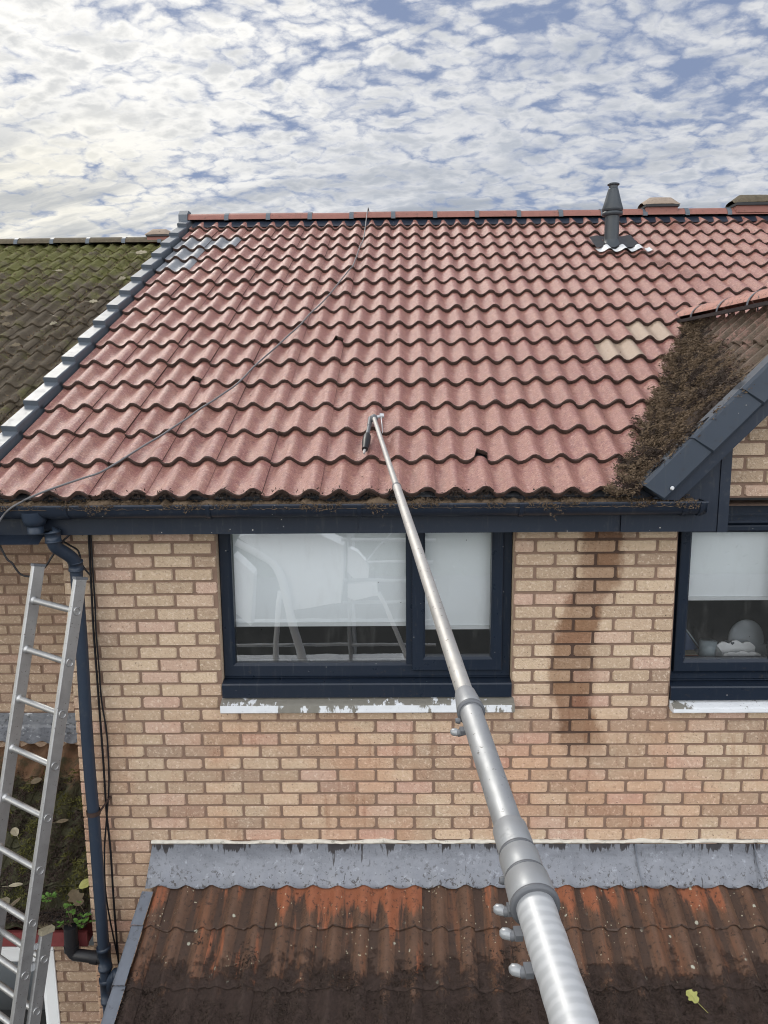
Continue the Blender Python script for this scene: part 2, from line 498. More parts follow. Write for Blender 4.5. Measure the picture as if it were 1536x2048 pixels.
# --- buff brick + mortar
def brick_mat(name, lo, hi, pink, stain=False):
    m, g, b = material(name)
    P = g.pos()
    X, Y, Z = g.sep(P)
    rn = g.attr('rnd')
    c = g.mix(rn, lo, hi)
    c = g.mix(g.step(g.m('FRACT', g.m('MULTIPLY', rn, 7.31)), 0.66, 1.0), c, pink)
    c = g.mix(g.m('MULTIPLY', g.step(g.m('FRACT', g.m('MULTIPLY', rn, 17.7)), 0.86, 0.90), 0.55), c, (0.26, 0.165, 0.118))
    c = g.mix(g.m('MULTIPLY', g.m('FRACT', g.m('MULTIPLY', rn, 3.77)), 0.30), c, g.mix(0.5, c, (0.50, 0.36, 0.22)))
    c = g.mix(0.75, c, g.mix(g.noise(P, 16, 6, 0.65), g.mix(0.72, (0.0, 0.0, 0.0), c), g.mix(0.82, (0.75, 0.68, 0.58), c)))
    c = g.mix(g.m('MULTIPLY', g.step(g.noise(P, 62, 5, 0.75), 0.54, 0.70), 0.7), c, (0.19, 0.125, 0.09))
    c = g.mix(g.m('MULTIPLY', g.step(g.noise(g.vm('ADD', P, (5, 7, 1)), 55, 5, 0.75), 0.52, 0.66), 0.6), c, (0.70, 0.58, 0.46))
    c = g.mix(g.m('MULTIPLY', g.step(g.noise(g.vm('ADD', P, (9, 2, 4)), 60, 3, 0.7), 0.67, 0.72), 0.9), c, (0.055, 0.040, 0.032))
    rg = 0.80
    if stain:
        # wash from the moss cleaning: a wet run below the gutter and a pinkish soak lower down
        n = g.noise(g.scale3(P, (1, 1, 0.55)), 9, 5, 0.6)
        ctr = g.m('ADD', 1.02, g.m('ADD', g.m('MULTIPLY', g.step(Z, 3.85, 4.45), 0.15), g.m('MULTIPLY', g.step(Z, 3.6, 3.2), 0.10)))
        off = g.m('ABSOLUTE', g.m('SUBTRACT', g.m('ADD', X, g.m('MULTIPLY', g.m('SUBTRACT', n, 0.5), 0.22)), ctr))
        st = g.m('MULTIPLY', g.step(off, 0.150, 0.085), g.step(Z, 3.12, 3.42))
        fine = g.noise(g.comb(g.m('MULTIPLY', X, 26), 0.0, g.m('MULTIPLY', Z, 2.6)), 1.0, 5, 0.6)
        st = g.m('MULTIPLY', st, g.m('ADD', 0.40, g.m('ADD', g.m('MULTIPLY', fine, 0.5), g.m('MULTIPLY', g.m('FRACT', g.m('MULTIPLY', rn, 5.3)), 0.42))))
        c = g.mix(g.m('MULTIPLY', st, 0.95), c, g.mix(1.0, c, (0.46, 0.345, 0.28), 'MULTIPLY'))
        soak = g.m('MULTIPLY', g.step(Z, 3.75, 3.2), g.step(g.noise(P, 1.8, 4, 0.55), 0.36, 0.64))
        c = g.mix(g.m('MULTIPLY', soak, 0.75), c, g.mix(1.0, c, (0.94, 0.74, 0.68), 'MULTIPLY'))
        run = g.m('MULTIPLY', g.step(fine, 0.52, 0.66), g.m('MULTIPLY', g.step(Z, 3.62, 3.3), g.step(g.noise(P, 2.6, 3, 0.5), 0.45, 0.6)))
        c = g.mix(g.m('MULTIPLY', run, 0.5), c, g.mix(1.0, c, (0.62, 0.48, 0.42), 'MULTIPLY'))
        rg = g.m('SUBTRACT', 0.80, g.m('MULTIPLY', st, 0.36))
    g.put(b.inputs['Base Color'], c)
    g.put(b.inputs['Roughness'], rg)
    b.inputs['Specular IOR Level'].default_value = 0.2
    h = g.m('ADD', g.m('MULTIPLY', g.noise(P, 65, 5, 0.7), 0.9), g.m('MULTIPLY', g.noise(P, 190, 3, 0.6), 0.5))
    h = g.m('ADD', h, g.m('MULTIPLY', g.noise(g.comb(g.m('ADD', g.m('MULTIPLY', X, 90), g.m('MULTIPLY', Z, 70)), Y, g.m('MULTIPLY', g.m('SUBTRACT', Z, X), 22)), 1.0, 3, 0.6), 0.6))
    g.put(b.inputs['Normal'], g.bump(h, 0.75, 0.010))
    return m
brick_mat('buff_brick', (0.40, 0.285, 0.192), (0.59, 0.445, 0.310), (0.53, 0.350, 0.270), True)
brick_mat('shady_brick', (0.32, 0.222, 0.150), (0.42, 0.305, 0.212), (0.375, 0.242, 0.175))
simple('mortar', (0.185, 0.122, 0.090), 0.9, var=0.35, vscale=20, bump=0.6, bscale=120)
m = MATS['mortar']
g = G(m.node_tree)
b = m.node_tree.nodes['Principled BSDF']
P = g.pos()
X, Y, Z = g.sep(P)
ctr = g.m('ADD', 1.02, g.m('ADD', g.m('MULTIPLY', g.step(Z, 3.85, 4.45), 0.15), g.m('MULTIPLY', g.step(Z, 3.6, 3.2), 0.10)))
off = g.m('ABSOLUTE', g.m('SUBTRACT', g.m('ADD', X, g.m('MULTIPLY', g.m('SUBTRACT', g.noise(P, 9, 5, 0.6), 0.5), 0.22)), ctr))
st = g.m('MULTIPLY', g.step(off, 0.17, 0.09), g.m('MULTIPLY', g.step(Z, 3.0, 3.4), g.step(g.sep(P)[1], 0.05, 0.0)))
old = b.inputs['Base Color'].links[0].from_socket
g.put(b.inputs['Base Color'], g.mix(g.m('MULTIPLY', st, 0.85), old, (0.040, 0.022, 0.016)))
simple('white_mortar', (0.50, 0.47, 0.41), 0.9, var=0.25, vscale=22, bump=0.9, bscale=60, dirt=(0.20, 0.19, 0.16), dirt_amt=0.8, dscale=26)

# --- anthracite plastics
simple('anthracite', (0.0150, 0.0210, 0.0335), 0.36, var=0.14, vscale=4, dirt=(0.060, 0.062, 0.065), dirt_amt=0.30, dscale=24)
simple('anthracite_frame', (0.0095, 0.0150, 0.0260), 0.30, var=0.10, vscale=6)
simple('pipe_grey', (0.022, 0.032, 0.050), 0.40, var=0.14, vscale=6, dirt=(0.065, 0.066, 0.066), dirt_amt=0.25, dscale=18)
simple('cap_grey', (0.080, 0.094, 0.112), 0.46, var=0.14, vscale=8, dirt=(0.045, 0.045, 0.045), dirt_amt=0.35, dscale=30)
simple('dormer_cap_grey', (0.030, 0.040, 0.056), 0.42, var=0.14, vscale=5, dirt=(0.026, 0.024, 0.024), dirt_amt=0.45, dscale=12)
simple('flue_grey', (0.036, 0.043, 0.050), 0.38, var=0.2, vscale=9)
simple('black_cable', (0.008, 0.008, 0.010), 0.45, var=0.2)
simple('grey_cable', (0.105, 0.105, 0.110), 0.5, var=0.25, vscale=30, dirt=(0.05, 0.04, 0.035), dirt_amt=0.6)
simple('black_plastic', (0.014, 0.014, 0.016), 0.45, var=0.2)
simple('gasket', (0.006, 0.007, 0.009), 0.5)
simple('white_upvc', (0.72, 0.74, 0.75), 0.35, var=0.03)
simple('red_fascia', (0.150, 0.036, 0.036), 0.55, var=0.25, dirt=(0.04, 0.025, 0.022), dirt_amt=0.6)
simple('orange_board', (0.30, 0.115, 0.04), 0.6, var=0.25, dirt=(0.03, 0.02, 0.015), dirt_amt=0.7)
simple('ridge_red', (0.205, 0.088, 0.070), 0.55, var=0.2, vscale=12, bump=0.4, bscale=160, dirt=(0.085, 0.055, 0.045), dirt_amt=0.75, dscale=20)
simple('ridge_buff', (0.24, 0.19, 0.15), 0.75, var=0.3, vscale=14, bump=0.6, bscale=110, dirt=(0.07, 0.055, 0.045), dirt_amt=0.7)
simple('ridge_moss', (0.085, 0.070, 0.048), 0.9, var=0.5, vscale=22, bump=1.0, bscale=70, dirt=(0.18, 0.16, 0.12), dirt_amt=0.5, dscale=40)
simple('moss_brown', (0.098, 0.068, 0.043), 0.95, var=0.6, vscale=14, dirt=(0.190, 0.140, 0.085), dirt_amt=0.8, dscale=40)
simple('moss_dark', (0.032, 0.022, 0.017), 0.95, var=0.5, vscale=26, dirt=(0.062, 0.042, 0.033), dirt_amt=0.8, dscale=40)
simple('moss_green', (0.072, 0.070, 0.018), 0.95, var=0.55, vscale=9, dirt=(0.045, 0.032, 0.016), dirt_amt=0.8, dscale=12)
simple('moss_lime', (0.125, 0.122, 0.042), 0.95, var=0.5, vscale=12, dirt=(0.085, 0.070, 0.038), dirt_amt=0.9, dscale=9)
simple('leaf_dry', (0.25, 0.22, 0.155), 0.6, var=0.35, vscale=40)
simple('leaf_brown', (0.120, 0.095, 0.060), 0.65, var=0.4, vscale=40)
simple('leaf_yellow', (0.27, 0.27, 0.085), 0.55, var=0.25, vscale=40)
simple('leaf_green', (0.080, 0.165, 0.032), 0.5, var=0.35, vscale=40)
simple('blind_white', (0.86, 0.89, 0.91), 0.75, var=0.03, vscale=3)
simple('room_wall', (0.105, 0.105, 0.105), 0.8, var=0.2)
simple('room_dark', (0.020, 0.018, 0.018), 0.8)
simple('box_white', (0.80, 0.81, 0.82), 0.4, var=0.03)
simple('box_brown', (0.18, 0.050, 0.026), 0.4)
simple('book_blue', (0.03, 0.055, 0.12), 0.45)
simple('vase_grey', (0.28, 0.33, 0.36), 0.25)
simple('cushion_grey', (0.36, 0.39, 0.42), 0.8)
simple('heart_dark', (0.09, 0.10, 0.11), 0.6)

def splash(name, amt):
    m = MATS[name]
    g = G(m.node_tree)
    b = m.node_tree.nodes['Principled BSDF']
    P = g.pos()
    old = b.inputs['Base Color'].links[0].from_socket
    v1 = g.step(g.m('ADD', g.voro(P, 17), g.m('MULTIPLY', g.noise(P, 120, 2, 0.5), 0.03)), 0.085, 0.060)
    keep = g.step(g.noise(P, 6, 3, 0.6), 0.48, 0.54)
    run = g.noise(g.comb(g.m('MULTIPLY', g.sep(P)[0], 55), g.sep(P)[1], g.m('MULTIPLY', g.sep(P)[2], 5)), 1.0, 4, 0.6)
    c = g.mix(g.m('MULTIPLY', g.step(run, 0.56, 0.72), 0.35), old, (0.055, 0.058, 0.062))
    c = g.mix(g.m('MULTIPLY', g.step(g.noise(P, 30, 5, 0.7), 0.60, 0.70), 0.5), c, (0.045, 0.040, 0.036))
    c = g.mix(g.m('MULTIPLY', g.m('MULTIPLY', v1, keep), amt), c, (0.55, 0.53, 0.50))
    g.put(b.inputs['Base Color'], c)
splash('anthracite', 0.8)
splash('anthracite_frame', 0.55)
splash('dormer_cap_grey', 0.25)

# --- painted stone sill with peeling paint
m, g, b = material('painted_sill')
P = g.pos()
X, Y, Z = g.sep(P)
n = g.noise(g.comb(g.m('MULTIPLY', X, 20), g.m('MULTIPLY', Y, 10), g.m('MULTIPLY', Z, 7)), 1.0, 7, 0.66)
big = g.noise(P, 4.5, 3, 0.5)
top = g.step(g.sep(g.n('ShaderNodeNewGeometry').outputs['Normal'])[2], 0.5, 0.8)
paint = g.step(g.m('ADD', g.m('ADD', n, g.m('MULTIPLY', g.m('SUBTRACT', big, 0.5), 0.8)), g.m('ADD', g.m('MULTIPLY', top, -0.14), g.m('MULTIPLY', g.attr('kind_mark'), 0.26))), 0.445, 0.485)
c = g.mix(paint, g.mix(g.noise(P, 30, 5, 0.6), (0.125, 0.118, 0.098), (0.205, 0.195, 0.170)), g.mix(g.noise(P, 14, 4, 0.6), (0.50, 0.52, 0.54), (0.66, 0.68, 0.70)))
c = g.mix(g.m('MULTIPLY', g.step(g.noise(P, 60, 5, 0.7), 0.62, 0.68), g.m('ADD', 0.25, g.m('MULTIPLY', top, 0.6))), c, (0.045, 0.042, 0.038))
g.put(b.inputs['Base Color'], c)
b.inputs['Roughness'].default_value = 0.55
g.put(b.inputs['Normal'], g.bump(g.m('ADD', paint, g.m('MULTIPLY', g.noise(P, 90, 4, 0.6), 0.3)), 0.4, 0.002))

# --- weathered lead
m, g, b = material('lead')
P = g.pos()
X, Y, Z = g.sep(P)
c = g.mix(g.noise(P, 6, 6, 0.62), (0.088, 0.095, 0.112), (0.220, 0.231, 0.258))
c = g.mix(g.m('MULTIPLY', g.step(g.noise(P, 22, 6, 0.7), 0.55, 0.72), 0.5), c, (0.36, 0.38, 0.42))
vs = g.noise(g.comb(g.m('MULTIPLY', X, 42), g.m('MULTIPLY', Y, 4), g.m('MULTIPLY', Z, 5.5)), 1.0, 5, 0.6)
band = g.step(Z, 2.585, 2.665)
patch = g.step(g.noise(g.comb(g.m('MULTIPLY', X, 4.5), 0.0, 4.0), 1.0, 4, 0.6), 0.43, 0.62)
c = g.mix(g.m('MULTIPLY', g.step(g.m('ADD', vs, g.m('MULTIPLY', g.m('SUBTRACT', g.m('MULTIPLY', band, patch), 0.30), 0.46)), 0.50, 0.56), 0.94), c, (0.026, 0.022, 0.023))
low = g.step(Z, 2.60, 2.46)
c = g.mix(g.m('MULTIPLY', g.step(g.noise(P, 40, 5, 0.74), 0.555, 0.60), g.m('ADD', 0.30, g.m('MULTIPLY', low, 0.65))), c, (0.045, 0.040, 0.040))
g.put(b.inputs['Base Color'], c)
b.inputs['Metallic'].default_value = 0.15
g.put(b.inputs['Roughness'], g.m('ADD', 0.30, g.m('MULTIPLY', g.noise(P, 20, 5, 0.6), 0.35)))
g.put(b.inputs['Normal'], g.bump(g.m('ADD', g.noise(P, 14, 5, 0.6), g.m('MULTIPLY', g.noise(P, 90, 4, 0.6), 0.18)), 0.45, 0.012))

m, g, b = material('dark_lead')
P = g.pos()
X, Y, Z = g.sep(P)
c = g.mix(g.noise(P, 8, 6, 0.65), (0.055, 0.060, 0.070), (0.17, 0.18, 0.20))
c = g.mix(g.step(g.noise(g.comb(g.m('MULTIPLY', X, 14), Y, g.m('MULTIPLY', Z, 22)), 1.0, 6, 0.7), 0.58, 0.66), c, (0.40, 0.42, 0.44))
c = g.mix(g.m('MULTIPLY', g.step(g.noise(P, 26, 5, 0.7), 0.55, 0.66), 0.8), c, (0.022, 0.022, 0.024))
g.put(b.inputs['Base Color'], c)
b.inputs['Roughness'].default_value = 0.42
g.put(b.inputs['Normal'], g.bump(g.noise(P, 20, 5, 0.6), 0.6, 0.012))
simple('lead_strip', (0.125, 0.138, 0.162), 0.34, var=0.3, vscale=12, bump=0.3, bscale=40, dirt=(0.05, 0.045, 0.042), dirt_amt=0.7, dscale=22)
simple('bright_lead', (0.50, 0.51, 0.52), 0.4, var=0.18, vscale=30, bump=0.3, bscale=60, dirt=(0.2, 0.18, 0.17), dirt_amt=0.6, dscale=40)

# --- aluminium (ladder and lance) with mud specks
def alu(name, col, rough, speck):
    m, g, b = material(name)
    P = g.pos()
    c = g.mix(g.noise(P, 22, 5, 0.6), tuple(x*0.80 for x in col), tuple(min(1, x*1.12) for x in col))
    c = g.mix(g.m('MULTIPLY', g.step(g.noise(P, 5, 5, 0.6), 0.45, 0.7), 0.35), c, (0.30, 0.30, 0.30))
    sp = g.m('MULTIPLY', g.step(g.noise(P, 105, 3, 0.6), 0.655, 0.69), speck)
    c = g.mix(sp, c, (0.06, 0.045, 0.035))
    g.put(b.inputs['Base Color'], c)
    g.put(b.inputs['Metallic'], g.m('SUBTRACT', 0.80, g.m('MULTIPLY', sp, 0.7)))
    g.put(b.inputs['Roughness'], g.m('ADD', rough, g.m('MULTIPLY', g.noise(P, 32, 5, 0.65), 0.30)))
    g.put(b.inputs['Normal'], g.bump(g.noise(P, 160, 3, 0.6), 0.12, 0.002))
    return m
alu('ladder_alu', (0.45, 0.45, 0.445), 0.26, 0.9)
alu('lance_alu', (0.37, 0.38, 0.39), 0.42, 0.75)
alu('lance_tip_alu', (0.46, 0.45, 0.43), 0.44, 1.0)
m, g, b = material('lance_ribbed')
P = g.pos()
ax = g.attr('rnd')
c = g.mix(g.noise(P, 30, 5, 0.6), (0.38, 0.39, 0.40), (0.54, 0.55, 0.56))
c = g.mix(g.m('MULTIPLY', g.step(g.noise(P, 12, 5, 0.65), 0.5, 0.7), 0.4), c, (0.33, 0.34, 0.35))
g.put(b.inputs['Base Color'], c)
b.inputs['Metallic'].default_value = 0.3
g.put(b.inputs['Roughness'], g.m('ADD', 0.36, g.m('MULTIPLY', g.noise(P, 32, 5, 0.65), 0.3)))
simple('lance_collar', (0.28, 0.29, 0.30), 0.48, metal=0.4, var=0.2, vscale=30, dirt=(0.2, 0.2, 0.2), dirt_amt=0.5, dscale=30)
simple('lance_ring', (0.115, 0.120, 0.130), 0.5, metal=0.2, var=0.2)
simple('lever_pale', (0.27, 0.28, 0.29), 0.35, metal=0.3, var=0.1)

# --- window glass: two panes of a sealed unit reflect about twice what one would
m, g, b = material('window_glass')
nt = m.node_tree
nt.nodes.remove(b)
P = g.pos()
tr = g.n('ShaderNodeBsdfTransparent')
tr.inputs[0].default_value = (0.98, 0.99, 0.99, 1)
gl = g.n('ShaderNodeBsdfGlossy')
gl.inputs['Roughness'].default_value = 0.0
gl.inputs['Color'].default_value = (0.95, 0.98, 1.0, 1)
g.put(gl.inputs['Normal'], g.bump(g.noise(P, 2.5, 2, 0.5), 0.05, 0.01))
fr = g.n('ShaderNodeFresnel')
fr.inputs['IOR'].default_value = 1.5
mx = g.n('ShaderNodeMixShader')
g.put(mx.inputs[0], g.m('MULTIPLY', fr.outputs[0], 4.2))
nt.links.new(tr.outputs[0], mx.inputs[1])
nt.links.new(gl.outputs[0], mx.inputs[2])
muck = nt.nodes.new('ShaderNodeBsdfDiffuse')
muck.inputs[0].default_value = (0.03, 0.026, 0.022, 1)
film = g.m('MULTIPLY', g.step(g.noise(g.scale3(P, (3, 1, 1)), 5, 6, 0.65), 0.50, 0.80), 0.05)
spk = g.m('MULTIPLY', g.step(g.m('ADD', g.voro(P, 13), g.m('MULTIPLY', g.noise(P, 150, 2, 0.5), 0.03)), 0.060, 0.045), g.step(g.noise(P, 4, 2, 0.5), 0.45, 0.50))
dst = nt.nodes.new('ShaderNodeBsdfDiffuse')
dst.inputs[0].default_value = (0.6, 0.6, 0.58, 1)
mx2 = g.n('ShaderNodeMixShader')
g.put(mx2.inputs[0], film)
nt.links.new(mx.outputs[0], mx2.inputs[1])
nt.links.new(dst.outputs[0], mx2.inputs[2])
mx3 = g.n('ShaderNodeMixShader')
g.put(mx3.inputs[0], g.m('MULTIPLY', spk, 0.85))
nt.links.new(mx2.outputs[0], mx3.inputs[1])
nt.links.new(muck.outputs[0], mx3.inputs[2])
nt.links.new(mx3.outputs[0], nt.nodes['Material Output'].inputs['Surface'])

# --- ground and far things
simple('paving', (0.055, 0.055, 0.052), 0.85, var=0.3, vscale=1.5, bump=0.4, bscale=30)
simple('render_white', (0.72, 0.72, 0.70), 0.8, var=0.06, vscale=2)
simple('slate', (0.07, 0.07, 0.08), 0.6, var=0.3)
simple('van_white', (0.80, 0.81, 0.82), 0.25, var=0.02)
simple('van_glass', (0.01, 0.012, 0.014), 0.08)
simple('rubber', (0.012, 0.012, 0.012), 0.8)
simple('galvanised', (0.45, 0.46, 0.47), 0.45, metal=0.5, var=0.15)
simple('hedge_leaf', (0.035, 0.060, 0.018), 0.7, var=0.5, vscale=3)
M = MATS

# ================================================================== SETTING
mb = MB()
mb.add([(-600, -600, 0), (600, -600, 0), (600, 600, 0), (-600, 600, 0)], [(0, 1, 2, 3)])
tag(mb.build('ground', M['paving']), kind='structure')

# ------------------------------------------------------------------ brick walls
BP, CP = 0.2265, 0.0765        # brick and course pitch
def brick_wall(mb, x0, x1, z0, z1, y, blocks, zref, xref, r, ylim=None, slope=None):
    """stretcher bond facing -Y; blocks = list of openings (x0,x1,z0,z1); slope(z) -> (xmin,xmax)"""
    k0 = int(math.floor((z0-zref)/CP))
    k1 = int(math.ceil((z1-zref)/CP))
    for k in range(k0, k1):
        za, zb = zref+k*CP, zref+(k+1)*CP
        lo, hi = max(za, z0), min(zb, z1)
        if hi-lo < 0.012:
            continue
        zm = (lo+hi)/2
        spans = [(x0, x1)]
        if slope:
            a, b_ = slope(zm)
            spans = [(max(x0, a), min(x1, b_))]
        for (ox0, ox1, oz0, oz1) in blocks:
            if oz0-0.02 < zm < oz1+0.02:
                ns = []
                for a, b_ in spans:
                    if ox1 <= a or ox0 >= b_:
                        ns.append((a, b_))
                        continue
                    if ox0 > a:
                        ns.append((a, ox0))
                    if ox1 < b_:
                        ns.append((ox1, b_))
                spans = ns
        for a, b_ in spans:
            if b_-a < 0.01:
                continue
            mb.add([(a, y+0.004, lo), (b_, y+0.004, lo), (b_, y+0.004, hi), (a, y+0.004, hi)], [(0, 1, 2, 3)], 1)
            off = xref + (BP/2 if k % 2 else 0.0)
            i0 = int(math.floor((a-off)/BP))
            i1 = int(math.ceil((b_-off)/BP))
            for i in range(i0, i1):
                bx0 = max(off+i*BP+0.0047, a+(0.0005 if off+i*BP+0.0047 < a else 0))
                bx1 = min(off+(i+1)*BP-0.0047, b_)
                if bx1-bx0 < 0.022:
                    continue
                j = lambda s=0.0022: r.uniform(-s, s)
                bz0, bz1 = max(za+0.0052, lo)+j(), min(zb-0.0052, hi)+j()
                if bz1-bz0 < 0.010:
                    continue
                yo = y - 0.0035 + j(0.0022)
                rr = min(r.choice((0.003, 0.004, 0.005, 0.007, 0.010)), (bz1-bz0)*0.3)
                front, back = [], []
                for (cx, cz, s1, s2) in ((bx0, bz0, 1, 1), (bx1, bz0, -1, 1), (bx1, bz1, -1, -1), (bx0, bz1, 1, -1)):
                    rc = rr*r.uniform(0.6, 1.3)
                    pa, pb = (cx+s1*0, cz+s2*rc), (cx+s1*rc, cz)
                    if s1*s2 < 0:
                        pa, pb = pb, pa
                    for (qx, qz) in (pa, pb):
                        back.append((qx+j(0.0012), y+0.008, qz+j(0.0012)))
                        front.append((qx+(bx0+bx1-2*qx)*0.004/max(0.03, bx1-bx0)*2*1.0, yo+j(0.0008), qz+(bz0+bz1-2*qz)*0.0038/max(0.02, bz1-bz0)*1.0))
                vs = front+back
                fs = [tuple(range(8))] + [(q, 8+q, 8+(q+1) % 8, (q+1) % 8) for q in range(8)]
                mb.add(vs, fs, 0, False, r.random())

# ------------------------------------------------------------------ tile field
def wave(u, pw, sharp):
    ph = (u/pw) % 1.0
    c = 0.5+0.5*math.cos(2*math.pi*ph)
    return c**sharp

def tile_field(mb, mapf, u0, u1, r0, r1, gauge, amp, sharp, r, uph=0.065, tw=0.30, lip=0.022, kinds=None, ns=2, mlip=1, broken=None, disp=None, nw=8, jit=1.0, hk=False):
    pw = tw/2
    i0 = int(math.floor((u0-uph)/tw))
    i1 = int(math.ceil((u1-uph)/tw))
    nn = nw*2
    for row in range(r0, r1):
        s0 = row*gauge
        for i in range(i0, i1):
            ua = uph + i*tw + pw*0.30
            if ua+tw < u0 or ua > u1:
                continue
            rn = r.random()
            kd = kinds(row, i) if kinds else 0.0
            dn = r.uniform(0, 0.0035)*jit
            ds = r.uniform(-0.005, 0.005)*jit
            tl = r.uniform(-0.0028, 0.0028)*jit
            brk = broken and broken(row, i)
            def pt(q, s, low=0.0):
                uu = ua + tw*q
                f = (s-s0)/gauge
                n = amp*wave(uu-uph, pw, sharp) + (0.006 if q > 0.93 else 0.0) + lip*(1-f) + dn + tl*(q-0.5)*2*(1-f) - low
                p = (uu, s+ds*(1 if f < 0.5 else 0), n)
                if disp:
                    p = disp(p)
                return mapf(*p)
            us = [max(0.0, min(1.012, k/nn)) for k in range(nn)]+[1.012]
            us = [q for q in us if u0-1e-6 <= ua+tw*q <= u1+1e-6]
            if len(us) < 2:
                continue
            ss = [s0] + [s0+gauge*(k+1)/ns for k in range(ns)] + [s0+gauge+0.03]
            if len(ss) > 2:
                ss[-2] = s0+gauge*0.98
            vs = []
            for sj, s in enumerate(ss):
                for q in us:
                    se = s
                    if brk and sj == 0 and q > 0.80:
                        se = s+0.055+0.02*math.sin(q*40)
                    vs.append(pt(q, se))
            m_ = len(us)
            fs = [(a*m_+c_, a*m_+c_+1, (a+1)*m_+c_+1, (a+1)*m_+c_) for a in range(len(ss)-1) for c_ in range(m_-1)]
            mb.add(vs, fs, 0, True, rn, kd)
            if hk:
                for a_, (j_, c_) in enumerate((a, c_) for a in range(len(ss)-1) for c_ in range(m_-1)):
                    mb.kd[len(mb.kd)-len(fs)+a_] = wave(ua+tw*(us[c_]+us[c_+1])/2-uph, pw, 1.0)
            # front lip: rounded nose, then the underside
            lv = []
            lr = [r.uniform(-0.0040, 0.0040)*jit for _ in us]
            for a, (dsl, low) in enumerate(((0.0, 0.0), (-0.0045, 0.005), (-0.003, lip*0.92), (0.03, lip*0.9))):
                for q, lj in zip(us, lr):
                    se = s0+dsl+(lj if a in (1, 2) else 0)
                    if brk and q > 0.80:
                        se += 0.055+0.02*math.sin(q*40)
                    lv.append(pt(q, se, low))
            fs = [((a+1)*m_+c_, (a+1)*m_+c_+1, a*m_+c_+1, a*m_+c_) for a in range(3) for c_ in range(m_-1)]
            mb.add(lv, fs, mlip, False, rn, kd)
            # right side edge of the side lap
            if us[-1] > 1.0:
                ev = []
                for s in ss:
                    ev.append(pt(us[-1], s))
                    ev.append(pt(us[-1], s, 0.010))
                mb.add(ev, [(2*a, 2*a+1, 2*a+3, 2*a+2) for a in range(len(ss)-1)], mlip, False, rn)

def clip_mesh(ob, planes):
    """cut away what lies on the positive side of each plane (world point, world normal)"""
    bm = bmesh.new()
    bm.from_mesh(ob.data)
    o = ob.matrix_world.translation.copy()
    par = ob.parent
    o = Vector(par.location) if par else Vector(ob.location)
    while par and par.parent:
        par = par.parent
        o += Vector(par.location)
    for co, no in planes:
        geom = bm.verts[:]+bm.edges[:]+bm.faces[:]
        bmesh.ops.bisect_plane(bm, geom=geom, plane_co=Vector(co)-o, plane_no=no, clear_outer=True)
    bm.to_mesh(ob.data)
    bm.free()

# moss and debris: many small bent flakes
def flakes(mb, samples, size, r, per=3, mi=0, up=0.7, ln=2.0):
    for (p, n) in samples:
        p = Vector(p)
        n = Vector(n)
        for _ in range(per):
            d = Vector((r.gauss(0, 1), r.gauss(0, 1), r.gauss(0, 1)))
            d = (d - n*d.dot(n)*(1-up))
            if d.dot(n) < 0:
                d -= n*2*d.dot(n)
            if d.length < 1e-4:
                continue
            d.normalize()
            s = size*r.uniform(0.5, 1.5)
            side = d.cross(Vector((r.gauss(0, 1), r.gauss(0, 1), r.gauss(0, 1))))
            if side.length < 1e-4:
                continue
            side.normalize()
            q = p + Vector((r.gauss(0, 1), r.gauss(0, 1), r.gauss(0, 1)))*size*0.6
            a = q - side*s*0.28
            b_ = q + side*s*0.28
            c_ = q + d*s*ln*0.5 + side*s*0.2
            e_ = q + d*s*ln*0.5 - side*s*0.2
            t = q + d*s*ln + n*s*r.uniform(-0.5, 0.3)
            mb.add([a, b_, c_, e_, t], [(0, 1, 2, 3), (3, 2, 4)], mi, False, r.random())


# ================================================================== THE HOUSE
house = thing('brick_house', 'buff brick house with pink tiled roof, dark grey gutter and windows', 'house', (0.0, 0.0, 0.0))

# key planes
A26 = R_(26.4)
ES = Vector((0, math.cos(A26), math.sin(A26)))
EN = Vector((0, -math.sin(A26), math.cos(A26)))
TILE_TOP = 0.070
O_MAIN = Vector((0, -0.296, 4.857)) - EN*TILE_TOP
GA = 0.316
def roof_main(u, s, n):
    return Vector((u + s*(0.0145-0.0056*u), 0, 0)) + O_MAIN + ES*s + EN*n
def roof_px(px, py, n=TILE_TOP):
    return onplane(px, py, O_MAIN+EN*n, EN)

XL, XR = -1.865, 4.6            # main house walls
SOFF = 4.60                     # underside of the eaves
VX = -2.23                      # verge on the left
# dormer gable
A45 = R_(45.5)
DXR = 2.27                      # ridge line
DZ0, DX0 = 4.845, 1.31          # foot of the left slope at the eaves
DTAN = math.tan(A45)
DZR = DZ0 + (DXR-DX0)*DTAN
DX1 = 2*DXR-DX0
DYF = -0.31                     # front of the dormer verge
y_at = lambda z: O_MAIN.y + (z-O_MAIN.z)/math.tan(A26)
DAPEX = Vector((DXR, y_at(DZR), DZR))
VAL_L0 = Vector((DX0, y_at(DZ0), DZ0))
VAL_R0 = Vector((DX1, y_at(DZ0), DZ0))

# windows: openings in the wall
def wz(py, px=740):
    return aty(px, py, 0.0).z
W1 = (-0.998, 0.676, wz(1411), SOFF+0.02)
W2 = (1.586, 2.955, wz(1411, 1360), 4.700)

# front wall (with the gable)
mb = MB()
wr = random.Random(3)
brick_wall(mb, XL, XR, 0.0, SOFF+0.01, 0.0, [W1, W2], 4.5157, 0.9073, wr)
def gable_span(z):
    if z < DZ0-0.06:
        return (1.40, 4.6)
    h = (z-(DZ0-0.06))/DTAN
    return (DX0+h+0.02, DX1-h-0.02)
brick_wall(mb, 1.40, DX1+0.02, SOFF+0.01, DZR, 0.0, [W2], 4.5157, 0.9073, wr, slope=gable_span)
